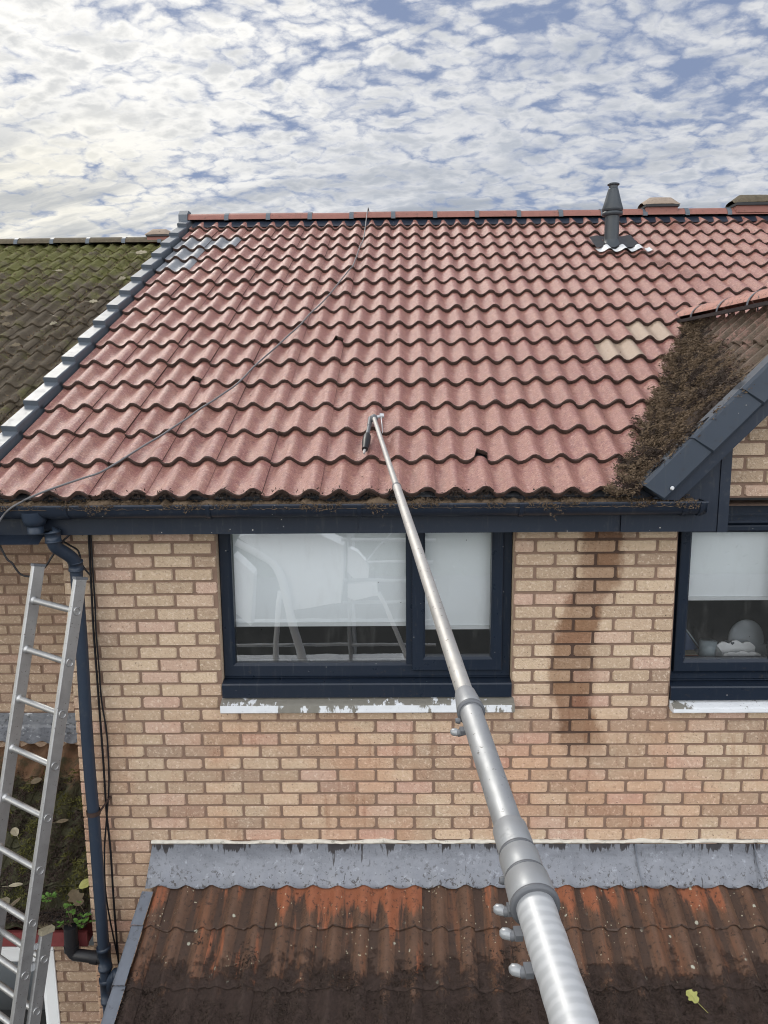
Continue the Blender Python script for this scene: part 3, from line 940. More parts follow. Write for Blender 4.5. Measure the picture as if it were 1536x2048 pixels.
# returns, rear and reveals
mb.add([(XL, 0.006, 0), (XL, 8.6, 0), (XL, 8.6, 4.7), (XL, 4.19, 6.95), (XL, 0.006, 4.80)], [(0, 4, 3, 2, 1)], 0, False, 0.4)
mb.add([(XR, 0.006, 0), (XR, 8.6, 0), (XR, 8.6, 4.7), (XR, 4.19, 6.95), (XR, 0.006, 4.80)], [(0, 1, 2, 3, 4)], 0, False, 0.4)
mb.add([(XL, 8.6, 0), (XR, 8.6, 0), (XR, 8.6, 4.7), (XL, 8.6, 4.7)], [(3, 2, 1, 0)], 0, False, 0.4)
for (a, b_, c_, d_) in (W1, W2):
    for xx in (a, b_):
        mb.add([(xx, 0.004, c_), (xx, 0.20, c_), (xx, 0.20, d_), (xx, 0.004, d_)], [(0, 1, 2, 3)], 0, False, 0.5)
    mb.add([(a, 0.004, c_), (b_, 0.004, c_), (b_, 0.20, c_), (a, 0.20, c_)], [(0, 1, 2, 3)], 1)
    mb.add([(a, 0.004, d_), (b_, 0.004, d_), (b_, 0.20, d_), (a, 0.20, d_)], [(0, 1, 2, 3)], 1)
# visible brick corner on the left return
for k in range(0, 62):
    z = 4.5157 - k*CP
    mb.cbox(XL-0.004, XL+0.03, -0.0032, 0.10 if k % 2 else 0.21, z+0.006, z+CP-0.006, 0.004, 0, wr.random())
wall = mb.build('wall', [M['buff_brick'], M['mortar']], house)

# rooms behind the windows
for (a, b_, c_, d_) in (W1, W2):
    mb = MB()
    x0, x1, z0, z1, yb = a-0.5, b_+0.5, c_-0.7, d_+0.3, 2.6
    if a < 0:
        x1 = 0.95
    else:
        x0 = 1.15
    z1 = 4.78
    mb.add([(x0, yb, z0), (x1, yb, z0), (x1, yb, z1), (x0, yb, z1)], [(0, 1, 2, 3)])
    mb.add([(x0, 0.20, z0), (x0, yb, z0), (x0, yb, z1), (x0, 0.20, z1)], [(0, 1, 2, 3)])
    mb.add([(x1, 0.20, z0), (x1, yb, z0), (x1, yb, z1), (x1, 0.20, z1)], [(0, 1, 2, 3)])
    mb.add([(x0, 0.20, z0), (x1, 0.20, z0), (x1, yb, z0), (x0, yb, z0)], [(0, 1, 2, 3)], 1)
    mb.add([(x0, 0.20, z1), (x1, 0.20, z1), (x1, yb, z1), (x0, yb, z1)], [(0, 1, 2, 3)])
    # inner face of the front wall round the opening
    for q in ((x0, a, z0, z1), (b_, x1, z0, z1), (a, b_, z0, c_), (a, b_, d_, z1)):
        if q[1] > q[0] and q[3] > q[2]:
            mb.add([(q[0], 0.201, q[2]), (q[1], 0.201, q[2]), (q[1], 0.201, q[3]), (q[0], 0.201, q[3])], [(0, 1, 2, 3)])
    # inner window board
    zib = c_+0.135 if a < 0 else aty(1440, 1321, 0.19).z-0.002
    mb.box(a-0.05, b_+0.05, 0.135, 0.40, zib-0.025, zib, 2)
    # furniture shapes deep in the room
    if a < 0:
        mb.box(-0.9, 0.2, 1.5, 2.3, z0, z0+0.85, 1)
    mb.build('room', [M['room_wall'], M['room_dark'], M['white_upvc']], house)

# ------------------------------------------------------------------ roof tiles
def kinds_main(row, i):
    if row == 11 and i in (-8,):
        return 2.0
    if row == 12 and i in (-8,):
        return 2.0
    if row == 13 and i in (-8, -7):
        return 2.0
    if row == 6 and i == 5:
        return 1.0
    if row == 5 and i == 4:
        return 1.0
    return 0.0
def broken_main(row, i):
    return (row, i) in ((1, 0), (0, 3), (4, -6), (8, 2), (6, -3))

tr_ = random.Random(11)
rf = MB()
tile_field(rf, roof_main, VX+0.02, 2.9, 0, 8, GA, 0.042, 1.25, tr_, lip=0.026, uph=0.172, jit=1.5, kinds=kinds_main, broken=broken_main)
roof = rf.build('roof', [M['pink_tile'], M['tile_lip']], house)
# cut along the left valley (a vertical plane through it)
vd = (DAPEX-VAL_L0)
nL = Vector((vd.y, -vd.x, 0)).normalized()      # points to +x side
clip_mesh(roof, [(VAL_L0+Vector((0.02, 0, 0)), nL)])
rf = MB()
tile_field(rf, roof_main, 2.0, XR+0.05, 0, 8, GA, 0.042, 1.25, tr_, lip=0.026, uph=0.172, jit=1.5)
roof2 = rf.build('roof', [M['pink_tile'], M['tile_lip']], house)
vd2 = (DAPEX-VAL_R0)
nR = Vector((-vd2.y, vd2.x, 0)).normalized()
clip_mesh(roof2, [(VAL_R0-Vector((0.02, 0, 0)), nR)])
rf = MB()
tile_field(rf, roof_main, VX+0.02, XR+0.05, 8, 16, GA, 0.042, 1.25, tr_, lip=0.026, uph=0.172, jit=1.5, kinds=kinds_main)
for ob_ in (roof, roof2):
    pass
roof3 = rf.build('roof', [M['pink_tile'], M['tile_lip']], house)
# one mesh: the three pieces are one tiled roof
bm = bmesh.new()
for ob_ in (roof, roof2, roof3):
    bm.from_mesh(ob_.data)
bm.to_mesh(roof.data)
bm.free()
for ob_ in (roof2, roof3):
    me_ = ob_.data
    bpy.data.objects.remove(ob_)
    bpy.data.meshes.remove(me_)

# underlay just below the tiles, rear slope
RS = 15.75*GA
RID = O_MAIN + ES*RS
mb = MB()
lowpt = O_MAIN + ES*0.03 - EN*0.012
def und(x, s):
    p = O_MAIN + ES*s - EN*0.012
    return (x, p.y, p.z)
sap = (DAPEX-O_MAIN).dot(ES)
mb.add([und(VX, 0.03), und(DX0-0.05, 0.03), und(DXR-0.06, sap+0.05), und(DXR, RS), und(VX, RS)], [(0, 1, 2, 3, 4)])
mb.add([und(DX1+0.05, 0.03), und(XR, 0.03), und(XR, RS), und(DXR, RS), und(DXR+0.06, sap+0.05)], [(0, 1, 2, 3, 4)])
mb.add([und(VX, RS), und(XR, RS), (XR, 2*RID.y+0.3, O_MAIN.z), (VX, 2*RID.y+0.3, O_MAIN.z)], [(0, 1, 2, 3)])
# valley lining
for a_, b_ in ((VAL_L0, DAPEX), (VAL_R0, DAPEX)):
    s_ = 1 if a_ is VAL_R0 else -1
    b_ = a_+(b_-a_)*0.80
    mb.add([a_+Vector((s_*0.16, 0, 0.0)), b_+Vector((s_*0.16, 0, 0.0)), b_+Vector((0, 0, -0.02)), a_+Vector((0, 0, -0.02))], [(0, 1, 2, 3)])
    mb.add([a_+Vector((-s_*0.16, 0, 0.16)), b_+Vector((-s_*0.16, 0, 0.16)), b_+Vector((0, 0, -0.02)), a_+Vector((0, 0, -0.02))], [(0, 1, 2, 3)])
mb.build('roof_underlay', M['dark_lead'], house)

# ------------------------------------------------------------------ ridge
def ridge_run(parent, x0, x1, y, z, nm, clipm, r, step=0.43, rad=0.105, tilt=0.0, skip=()):
    """half-round ridge tiles along X with a clip band at each joint"""
    n = int(round((x1-x0)/step))
    holder = None
    mb = MB()
    for i in range(n):
        a, b_ = x0+i*step+0.004, x0+(i+1)*step-0.004
        dz = r.uniform(-0.004, 0.004)
        def fn(u, v):
            an = math.pi*(0.03+0.94*u)
            xx = a+(b_-a)*v
            return (xx, y-math.cos(an)*rad, z+dz+math.sin(an)*rad*0.80+tilt*(xx-x0)-0.02)
        mb.grid(fn, 14, 3, 0, True, r.random())
        for e in (0.0, 1.0):
            pr = [fn(k/14, e) for k in range(15)]
            mb.add(pr, [tuple(range(15))], 0)
    main = mb.build('ridge', nm, parent)
    for i in range(n+1):
        if i in skip:
            continue
        xx = x0+i*step
        mb = MB()
        def fn2(u, v):
            an = math.pi*(0.0+1.0*u)
            rr = rad+0.006
            return (xx-0.022+0.044*v, y-math.cos(an)*rr, z+math.sin(an)*rr*0.80+tilt*(xx-x0)-0.02)
        mb.grid(fn2, 14, 1, 0, False)
        for e in (0.0, 1.0):
            mb.add([fn2(k/14, e) for k in range(15)], [tuple(range(15))], 0)
        mb.build('ridge_clip', clipm, main)
    return main
RZ = RID.z + 0.052
rr_ = random.Random(5)
ridge_main = ridge_run(roof, -2.13, 4.75, RID.y, RZ, M['ridge_red'], M['cap_grey'], rr_, step=0.430)
# dark dry-ridge roll under the ridge tiles
mb = MB()
def rollf(u, v):
    s = RS-0.20+0.20*v
    x = VX+0.06+(XR-VX-0.06)*u
    return roof_main(x, s, 0.040+0.016*v+0.010*wave(x-0.172, 0.15, 1.2)*(1-v))
mb.grid(rollf, 320, 2, 0, True)
mb.build('ridge_roll', M['anthracite'], ridge_main)
# ridge end cap
mb = MB()
e0 = aty(366, 446, RID.y)
mb.prism([(RID.y-0.125, RZ-0.085), (RID.y+0.125, RZ-0.085), (RID.y+0.115, RZ+0.04), (RID.y+0.05, RZ+0.09), (RID.y-0.05, RZ+0.09), (RID.y-0.115, RZ+0.04)], 'x', -2.19, -2.10)
mb.build('ridge_end_cap', M['cap_grey'], ridge_main)

def ridge_vent(parent, x0, x1, y, z, mat, r, sc_=1.0):
    mb = MB()
    L = x1-x0
    rad = 0.125*sc_
    def fn(u, v):
        an = math.pi*(0.02+0.96*u)
        tp = min(1.0, min(v, 1-v)*L/0.09)
        k = 0.35+0.65*tp
        xx = x0+L*v
        return (xx, y-math.cos(an)*rad*(0.75+0.25*tp), z+0.055*sc_+math.sin(an)*rad*0.72*k+0.004*fbm((xx*9, an*2, 1)))
    mb.grid(fn, 14, 22, 0, True)
    # under-lip and throat
    mb.box(x0+0.02, x1-0.02, y-rad*0.97, y+rad*0.97, z+0.035*sc_, z+0.058*sc_, 1)
    mb.box(x0+0.03, x1-0.03, y-rad*0.80, y+rad*0.80, z-0.03, z+0.036*sc_, 2)
    return mb.build('ridge_vent', [mat, M['black_plastic'], M['ridge_red']], parent)
va, vb = aty(1286, 425, RID.y-0.1), aty(1361, 425, RID.y-0.1)
ridge_vent(ridge_main, va.x, vb.x, RID.y, RZ+0.030, M['ridge_buff'], rr_)
va2 = aty(1466, 425, RID.y-0.1)
ridge_vent(ridge_main, va2.x, va2.x+0.46, RID.y, RZ+0.030, M['ridge_moss'], rr_, 1.1)

# ------------------------------------------------------------------ verge caps on the left edge
for k in range(0, 16):
    s0 = k*GA-0.01
    s1 = s0+GA+0.045
    def vp(du, s, n):
        f = (s-s0)/(s1-s0)
        return roof_main(VX, s, 0)+Vector((du, 0, 0))+EN*(n-0.012+0.040*(1-f))
    mb = MB()
    prof = [(-0.068, -0.050), (-0.068, 0.064), (-0.062, 0.070), (0.020, 0.066), (0.026, 0.058), (0.026, 0.00)]
    pp = [[vp(du, s, n) for du, n in prof] for s in (s0, s0+0.015, s1)]
    n_ = len(prof)
    vs = [q for l in pp for q in l]
    fs = [(a*n_+i+1, a*n_+i, (a+1)*n_+i, (a+1)*n_+i+1) for a in range(2) for i in range(n_-1)]
    mb.add(vs, fs)
    mb.add(pp[0], [tuple(range(n_))])
    # small clip tab that shows below the nose of the cap
    mb.obox(vp(-0.078, s0-0.02, -0.015), Vector((0.004, 0, 0)), ES*0.028, EN*0.022)
    mb.build('verge_cap', M['cap_grey'], roof)
# boarded strip between this verge and the lower neighbour roof
mb = MB()
pa, pb = roof_main(VX, -0.02, 0.0), roof_main(VX, RS, 0.0)
mb.add([pa+Vector((-0.045, 0, 0)), pb+Vector((-0.045, 0, 0)), pb+Vector((-0.045, 0, -0.75)), pa+Vector((-0.045, 0, -0.22))], [(0, 1, 2, 3)])
mb.add([pa+Vector((-0.045, 0, -0.22)), pb+Vector((-0.045, 0, -0.3)), (XL, pb.y, pb.z-0.3), (XL, pa.y, pa.z-0.22)], [(0, 1, 2, 3)])
mb.build('verge_board', M['anthracite'], house)

# ------------------------------------------------------------------ dormer roof
DN = Vector((-math.sin(A45), 0, math.cos(A45)))
DE = Vector((math.cos(A45), 0, math.sin(A45)))
O_D = Vector((DX0, DYF, DZ0)) - DN*0.055
def roof_dorm(u, s, n):       # u runs back along Y, s up the slope
    return O_D + Vector((0, u, 0)) + DE*s + DN*n
mb = MB()
dr = random.Random(21)
tile_field(mb, roof_dorm, -0.02, 2.2, 0, 4, 0.345, 0.066, 1.5, dr, uph=0.03, lip=0.024, jit=2.0, hk=True)
for q in range(len(mb.f)):
    pass
dorm = mb.build('dormer_roof', [M['dormer_tile'], M['dormer_tile']], house)
slopeL = (DXR-DX0)/math.cos(A45)
# keep the part above the main roof and left of the ridge
clip_mesh(dorm, [(O_MAIN+EN*0.0, -EN), (Vector((DXR, 0, 0)), Vector((1, 0, 0)))])
mb = MB()
def roof_dorm_r(u, s, n):
    p = roof_dorm(u, s, n)
    return Vector((2*DXR-p.x, p.y, p.z))
tile_field(mb, roof_dorm_r, -0.02, 2.2, 0, 4, 0.345, 0.034, 1.3, dr, uph=0.03, lip=0.022)
dorm_r = mb.build('dormer_roof', [M['dormer_tile'], M['dormer_tile']], house)
clip_mesh(dorm_r, [(O_MAIN+EN*0.0, -EN), (Vector((DXR, 0, 0)), Vector((-1, 0, 0)))])
# dormer ridge tiles
mb = MB()
nR_ = 5
yb_ = DAPEX.y+0.10
L_ = yb_-DYF
for i in range(nR_):
    a, b_ = yb_-L_*(i+1)/nR_+0.003, yb_-L_*i/nR_-0.003
    def fn(u, v):
        an = math.pi*(0.06+0.88*u)
        yy = a+(b_-a)*v
        rad = 0.125+0.003*fbm((an*3, yy*11, 2))
        return (DXR-math.cos(an)*rad, yy, DZR+0.012+math.sin(an)*rad*0.72)
    mb.grid(fn, 14, 6, 0, True, dr.random())
    if i == 0:
        mb.add([fn(k/14, 1.0) for k in range(15)], [tuple(range(15))], 0)
m_dr, g, b = material('dormer_ridge')
P = g.pos()
c = g.mix(g.noise(P, 120, 4, 0.6), (0.29, 0.125, 0.098), (0.43, 0.215, 0.165))
c = g.mix(g.step(g.noise(P, 48, 6, 0.72), 0.53, 0.62), c, (0.050, 0.036, 0.028))
g.put(b.inputs['Base Color'], c)
b.inputs['Roughness'].default_value = 0.6
g.put(b.inputs['Normal'], g.bump(g.noise(P, 90, 5, 0.7), 0.7, 0.008))
dridge = mb.build('dormer_ridge', m_dr, dorm)
for i in range(nR_+1):
    yy = yb_-L_*i/nR_ - (0.07 if i == 0 else 0)
    mb = MB()
    def fn(u, v):
        an = math.pi*(0.0+1.0*u)
        return (DXR-math.cos(an)*0.136, yy-0.014+0.028*v, DZR+0.004+math.sin(an)*0.136*0.74)
    mb.grid(fn, 14, 1, 0, False)
    mb.build('ridge_clip', M['cap_grey'], dridge)
mb = MB()
mb.box(DXR-0.150, DXR-0.128, DYF, yb_-0.08, DZR-0.020, DZR+0.002)
mb.box(DXR+0.128, DXR+0.150, DYF, yb_-0.08, DZR-0.020, DZR+0.002)
mb.build('ridge_roll', M['black_plastic'], dridge)

# dormer verge: dark caps stepping up the rake, bargeboard behind them
def rake(side, s, n, y):
    x = DX0 + s*math.cos(A45) - n*math.sin(A45)
    z = DZ0 + s*math.sin(A45) + n*math.cos(A45)
    return Vector((x if side < 0 else 2*DXR-x, y, z))
for side in (-1, 1):
    for k in range(4):
        s0, s1 = 0.0+k*0.335, 0.0+(k+1)*0.335+0.03
        if k == 3:
            s1 = slopeL+0.02
        mb = MB()
        off = 0.012*(1 if True else 0)
        nsg = 6
        ring = []
        for t in range(nsg+1):
            f = t/nsg
            s = s0+(s1-s0)*f
            d = -0.030+0.012*f      # each cap steps over the next one
            bow = 0.026*math.sin(math.pi*0.0)
            ring.append([rake(side, s, 0.050, DYF+0.07), rake(side, s, 0.050, DYF+d+0.012), rake(side, s, 0.036, DYF+d),
                         rake(side, s, -0.080, DYF+d), rake(side, s, -0.096, DYF+d+0.014), rake(side, s, -0.096, DYF+0.04)])
        # rounded lower end: the nose curves
        for j_, (bx) in enumerate((0.0, -0.006, -0.012, -0.030, 0.0, 0.0)):
            pass
        for j_ in range(6):
            sh = (0.030, 0.022, 0.012, -0.014, -0.004, 0.0)[j_]
            ring[0][j_] = ring[0][j_] + (DE if side < 0 else Vector((-DE.x, 0, DE.z)))*(-sh)
        vs = [q for l in ring for q in l]
        fs = []
        for a in range(nsg):
            for i in range(5):
                q = (a*6+i, a*6+i+1, (a+1)*6+i+1, (a+1)*6+i)
                fs.append(q if side < 0 else q[::-1])
        mb.add(vs, fs)
        mb.add(ring[0], [tuple(range(6))] if side > 0 else [tuple(range(5, -1, -1))])
        mb.add(ring[-1], [tuple(range(6))] if side < 0 else [tuple(range(5, -1, -1))])
        if k == 0 and side < 0:
            sp = rake(side, 0.075, -0.070, DYF-0.034)
            mb.tube([sp, sp+Vector((0, -0.006, 0))], [0.011, 0.007], 10, 1)
        vc_ = mb.build('verge_cap', [M['dormer_cap_grey'], M['bright_lead']], dorm)
        if k == 0:
            clip_mesh(vc_, [(Vector((0, 0, 4.784)), Vector((0, 0, -1)))])
    # bargeboard and the verge soffit behind it
    mb = MB()
    yb0, yb1 = DYF+0.012, DYF+0.034
    lo0, hi0 = rake(side, -0.02, -0.06, yb0), rake(side, slopeL+0.03, -0.06, yb0)
    P4 = [lo0, rake(side, 0.06, -0.157, yb0), Vector((DXR, yb0, 0.0)), Vector((DXR, yb0, hi0.z))]
    zc_ = DZ0 + slopeL*math.sin(A45)
    P4[2] = Vector((DXR, yb0, zc_ - 0.157/math.cos(A45)))
    P4[3] = Vector((DXR, yb0, zc_ - 0.06/math.cos(A45)))
    vs = P4+[q+Vector((0, yb1-yb0, 0)) for q in P4]
    fs = [(0, 1, 2, 3), (7, 6, 5, 4), (0, 4, 5, 1), (1, 5, 6, 2), (2, 6, 7, 3), (3, 7, 4, 0)]
    mb.add(vs, fs)
    mb.add([P4[1]+Vector((0, 0.02, 0.01)), P4[2]+Vector((0, 0.02, 0.01)), P4[2]+Vector((0, 0.31, 0.01)), P4[1]+Vector((0, 0.31, 0.01))], [(0, 1, 2, 3)])
    mb.build('bargeboard', M['anthracite'], dorm)

# box end at the foot of the rake
cb0 = aty(1437, 1000, -0.217)
cb1 = aty(1459, 1000, -0.223)
mb = MB()
ybx = -0.217
zb = SOFF
def bargez(x):
    return DZ0 + (x-DX0)*DTAN - 0.150/math.cos(A45)
xa, xb = 1.20, cb0.x-0.0015
zt_ = min(4.79, 9)
xk = DX0 + (zt_-DZ0+0.235/math.cos(A45))/DTAN
prof = [(xa, zb), (xb, zb), (xb, bargez(xb)+0.10), (xb-0.14, bargez(xb-0.14)+0.10), (xa, 4.76)]
mb.prism(prof, 'y', ybx, -0.006)
prof = [(xb+0.003, zb-0.002), (cb1.x, zb-0.002), (cb1.x, bargez(cb1.x)+0.10), (xb+0.003, bargez(xb)+0.10)]
mb.prism(prof, 'y', ybx-0.006, -0.006)
mb.build('box_end', M['anthracite'], house)
# mirrored foot on the far side of the gable
mb = MB()
prof2 = [(2*DXR-p, q) for p, q in reversed(prof)]
mb.prism([(2*DXR-1.55, 4.75), (2*DXR-xb, bargez(xb)+0.03), (2*DXR-xb, zb), (2*DXR-1.02, zb), (2*DXR-1.02, 4.76)][::-1], 'y', ybx, -0.006)
mb.build('box_end', M['anthracite'], house)

# ------------------------------------------------------------------ fascia, soffit, gutter
YF = -0.205
mb = MB()
mb.box(VX-0.05, xa-0.002, YF, YF+0.02, SOFF, 4.80)
mb.box(VX-0.05, xa-0.002, YF+0.02, -0.004, SOFF+0.012, SOFF+0.024)
# drip joints in the cladding
for px in (716, 1262):
    x_ = aty(px, 1050, YF).x
    mb.box(x_-0.0015, x_+0.0015, YF-0.002, YF, SOFF, 4.79)
mb.build('fascia', M['anthracite'], house)
mb = MB()
mb.box(DX1+0.02, XR, YF, YF+0.02, SOFF, 4.80)
mb.box(DX1+0.02, XR, YF+0.02, -0.004, SOFF+0.012, SOFF+0.024)
mb.build('fascia', M['anthracite'], house)

GY, GZ, GR = -0.275, 4.777, 0.060
xg1 = aty(1412, 1010, GY-0.03).x
def gutter(mb, x0, x1, R=GR, mi=0, y=GY, z=GZ, deep=1.25):
    n = 14
    outer = [(y-R*math.cos(math.pi*k/n), z-R*deep*math.sin(math.pi*k/n)) for k in range(n+1)]
    inner = [(y-(R-0.004)*math.cos(math.pi*k/n), z-(R-0.004)*deep*math.sin(math.pi*k/n)) for k in range(n, -1, -1)]
    prof = [(y-R-0.004, z+0.004), (y-R-0.004, z-0.006)] + outer[1:] + inner
    mb.prism(prof[::-1], 'x', x0, x1, mi, False)
mb = MB()
gutter(mb, VX-0.25, xg1)
for f_ in [q for q in range(len(mb.f))]:
    mb.sm[f_] = len(mb.f[f_]) == 4
mb.box(xg1-0.004, xg1, GY-GR, GY+GR, GZ-GR*1.25*0.75, GZ)
gut = mb.build('gutter', M['anthracite'], house)
for px, wd in ((112, 0.10), (414, 0.022), (718, 0.022), (1044, 0.022), (1374, 0.026), (1406, 0.020)):
    mb = MB()
    xj = aty(px, 1015, GY-GR).x
    gutter(mb, xj-wd/2, xj+wd/2, GR+0.005, 0, GY, GZ, 1.24)
    for f_ in range(len(mb.f)):
        mb.sm[f_] = len(mb.f[f_]) == 4
    mb.build('gutter_joint', M['anthracite'], gut)
# running outlet: a stub that no longer meets the downpipe
mb = MB()
xo = aty(70, 1045, GY).x
def zy(px, py, y):
    return aty(px, py, y).z
zo = zy(72, 1066, GY)
zt0 = GZ-GR*0.6
mb.tube([(xo, GY, zt0), (xo, GY, zt0-0.045), (xo, GY, zt0-0.075), (xo, GY, zo+0.045), (xo, GY, zo+0.044), (xo, GY, zo)], [0.068, 0.060, 0.047, 0.046, 0.041, 0.041], 20, 0, False)
mb.tube([(xo, GY, zo), (xo, GY, zo+0.15)], 0.037, 20, 1, False)
mb.build('outlet', [M['pipe_grey'], M['black_plastic']], gut)

# ------------------------------------------------------------------ downpipe
dp = MB()
def dpt(px, py, y):
    return aty(px, py, y)
PR = 0.0345
neck = catmull([dpt(106, 1074, -0.235), dpt(107, 1085, -0.232), dpt(112, 1094, -0.215), dpt(124, 1102, -0.185), dpt(139, 1112, -0.150), dpt(149, 1122, -0.125), dpt(152.5, 1135, -0.112), dpt(152.8, 1150, -0.110)], 5)
dp.tube(neck, PR, 20, 0, False)
main_pts = [(152.8, 1146), (163.8, 1300), (176, 1500), (188, 1640), (200, 1800), (212.5, 1960), (222, 2075), (232, 2200)]
mp = catmull([dpt(a, b_, -0.110) for a, b_ in main_pts], 4)
mp.append(Vector((mp[-1].x, mp[-1].y, 0.15)))
dp.tube(mp, PR-0.001, 20, 0, False)
pipe = dp.build('downpipe', M['pipe_grey'], house)
def collar(mb, pts, r, ring=0.003):
    a, b_ = Vector(pts[0]), Vector(pts[1])
    d = (b_-a)
    mb.tube([a, a, a+d*0.14, a+d*0.14, a+d*0.86, a+d*0.86, b_, b_], [PR-0.004, r+ring, r+ring, r, r, r+ring, r+ring, PR-0.004], 20, 0, False)
mb = MB()
top0 = dpt(104.5, 1064, -0.238)
collar(mb, [top0+Vector((0, 0, 0.004)), top0+Vector((0.003, 0, -0.055))], PR+0.006)
mb.tube([top0+Vector((0, 0, -0.003)), top0+Vector((0.002, 0.0, -0.05))], PR-0.002, 20, 1, False)
mb.add([top0+Vector((math.cos(k*0.3142)*0.033, math.sin(k*0.3142)*0.033, -0.045)) for k in range(20)], [tuple(range(20))], 1)
mb.build('pipe_socket', [M['pipe_grey'], M['black_plastic']], pipe)
mb = MB()
collar(mb, [dpt(150.5, 1122, -0.118), dpt(152.7, 1140, -0.110)], PR+0.004)
mb.build('pipe_socket', M['pipe_grey'], pipe)
mb = MB()
collar(mb, [dpt(207, 1893, -0.110), dpt(211, 1938, -0.110)], PR+0.004)
mb.build('pipe_socket', M['pipe_grey'], pipe)
mb = MB()
collar(mb, [dpt(212, 1956, -0.110), dpt(216, 2003, -0.110)], PR+0.004)
mb.build('pipe_socket', M['pipe_grey'], pipe)
# brackets
for (px, py) in ((187, 1624),):
    mb = MB()
    c_ = dpt(px, py, -0.110)
    mb.tube([c_+Vector((0, 0, 0.014)), c_+Vector((0, 0, -0.014))], PR+0.005, 20, 0, False)
    mb.tube([c_+Vector((0.036, 0.0, 0)), c_+Vector((0.058, 0.05, 0.030)), c_+Vector((0.062, 0.105, 0.034))], [0.006, 0.006, 0.008], 8)
    mb.build('pipe_bracket', M['tile_lip'], pipe)
# branch coming from the porch gutter on the right
mb = MB()
q0, q1, q2, q3 = dpt(214, 1992, -0.110), dpt(219, 1968, -0.115), dpt(230, 1952, -0.130), dpt(258, 1944, -0.150)
mb.tube(catmull([q0, q1, q2, q3], 5), PR-0.002, 16, 0)
collar(mb, [dpt(231, 1951, -0.132), dpt(246, 1946, -0.142)], PR+0.004)
mb.build('branch_pipe', M['pipe_grey'], pipe)

# ------------------------------------------------------------------ windows
YW = 0.055                      # face of the window frames
def frame_rect(mb, x0, x1, z0, z1, wl, wr_, wb, wt, y0, y1, mi=0, c=0.006):
    """four mitred bars round an opening, chamfered towards the glass"""
    o = [(x0, z0), (x1, z0), (x1, z1), (x0, z1)]
    i_ = [(x0+wl, z0+wb), (x1-wr_, z0+wb), (x1-wr_, z1-wt), (x0+wl, z1-wt)]
    i2 = [(x0+wl-c*2.2, z0+wb-c*2.2), (x1-wr_+c*2.2, z0+wb-c*2.2), (x1-wr_+c*2.2, z1-wt+c*2.2), (x0+wl-c*2.2, z1-wt+c*2.2)]
    vs = [(p, y0+c*0.6, q) for p, q in o] + [(p+(c*0.8 if p == x0 else -c*0.8), y0, q+(c*0.8 if q == z0 else -c*0.8)) for p, q in o] + \
         [(p, y0, q) for p, q in i2] + [(p, y0+c*2.0, q) for p, q in i_] + [(p, y1, q) for p, q in i_] + [(p, y1, q) for p, q in o]
    fs = []
    for a in range(4):
        b_ = (a+1) % 4
        for r_ in range(4):
            fs.append((r_*4+a, r_*4+b_, (r_+1)*4+b_, (r_+1)*4+a))
        fs.append((20+a, 20+b_, b_, a))
    mb.add(vs, fs, mi)

def pane_box(mb, x0, x1, z0, z1, y):
    mb.add([(x0, y, z0), (x1, y, z0), (x1, y, z1), (x0, y, z1)], [(0, 1, 2, 3)])

def sill_mesh(x0, x1, zt, zb, yin, yout, kind):
    mb = MB()
    n = 40
    sr = random.Random(int(x0*100))
    def prof(x):
        k = 0.003*fbm((x*6, 0, 3))
        return [(yin, zt+0.006), (yout+0.012, zt-0.028+k*0.5), (yout, zt-0.034+k), (yout-0.001+k*0.5, zb+0.006), (yout+0.006, zb), (yin, zb)]
    pr = [[(x0+(x1-x0)*i/n, p, q) for p, q in prof(x0+(x1-x0)*i/n)] for i in range(n+1)]
    vs = [q for l in pr for q in l]
    fs = [(i*6+j, i*6+(j+1) % 6, (i+1)*6+(j+1) % 6, (i+1)*6+j) for i in range(n) for j in range(6)]
    mb.add(vs, [f[::-1] for f in fs], 0, False, 0.5, kind)
    mb.add(pr[0], [tuple(range(6))], 0, False, 0.5, kind)
    mb.add(pr[-1], [tuple(range(5, -1, -1))], 0, False, 0.5, kind)
    return mb

def zat(py, px=720, y=YW):
    return aty(px, py, y).z
def xat(px, py, y=YW):
    return aty(px, py, y).x

# --- left window
x0, x1 = W1[0]+0.002, W1[1]-0.002
zf0 = zat(1353)
ztop = SOFF+0.055
mb = MB()
frame_rect(mb, x0, x1, zf0, ztop, 0.068, 0.060, 0.080, 0.10, YW, YW+0.07)
mx0, mx1 = xat(812, 1200), xat(832, 1200)
mb.box(mx0, mx1, YW+0.001, YW+0.07, zf0+0.075, ztop-0.09)
wf = mb.build('window', M['anthracite_frame'], house)
# casement on the right
cx0, cx1, cz0, cz1 = xat(824, 1200, YW-0.02), xat(1006, 1200, YW-0.02), zat(1341, 900, YW-0.02), ztop-0.02
mb = MB()
gx0, gx1 = xat(850, 1200), xat(982, 1200)
gz0 = zat(1313)
frame_rect(mb, cx0, cx1, cz0, cz1, gx0-cx0, cx1-gx1, gz0-cz0, cz1-zat(1066), YW-0.022, YW+0.05)
cas = mb.build('casement', M['anthracite_frame'], wf)
mb = MB()
pane_box(mb, gx0-0.004, gx1+0.004, gz0-0.004, zat(1066)+0.004, YW+0.012)
mb.build('pane', M['window_glass'], wf)
mb = MB()
pane_box(mb, x0+0.06, mx0+0.004, zf0+0.074, ztop-0.09, YW+0.030)
mb.build('pane', M['window_glass'], wf)
def blind(bx0, bx1, zb, zt, y, r):
    mb = MB()
    def fn(u, v):
        return (bx0+(bx1-bx0)*u, y+0.0025*fbm((u*2.2, v*3, 4)), zb+(zt-zb)*v)
    mb.grid(fn, 12, 8, 0, True)
    mb.box(bx0, bx1, y-0.010, y+0.006, zb-0.020, zb+0.002, 1)
    return mb.build('blind', [M['blind_white'], M['white_upvc']], wf_cur)
wf_cur = wf
yb_l = YW+0.085
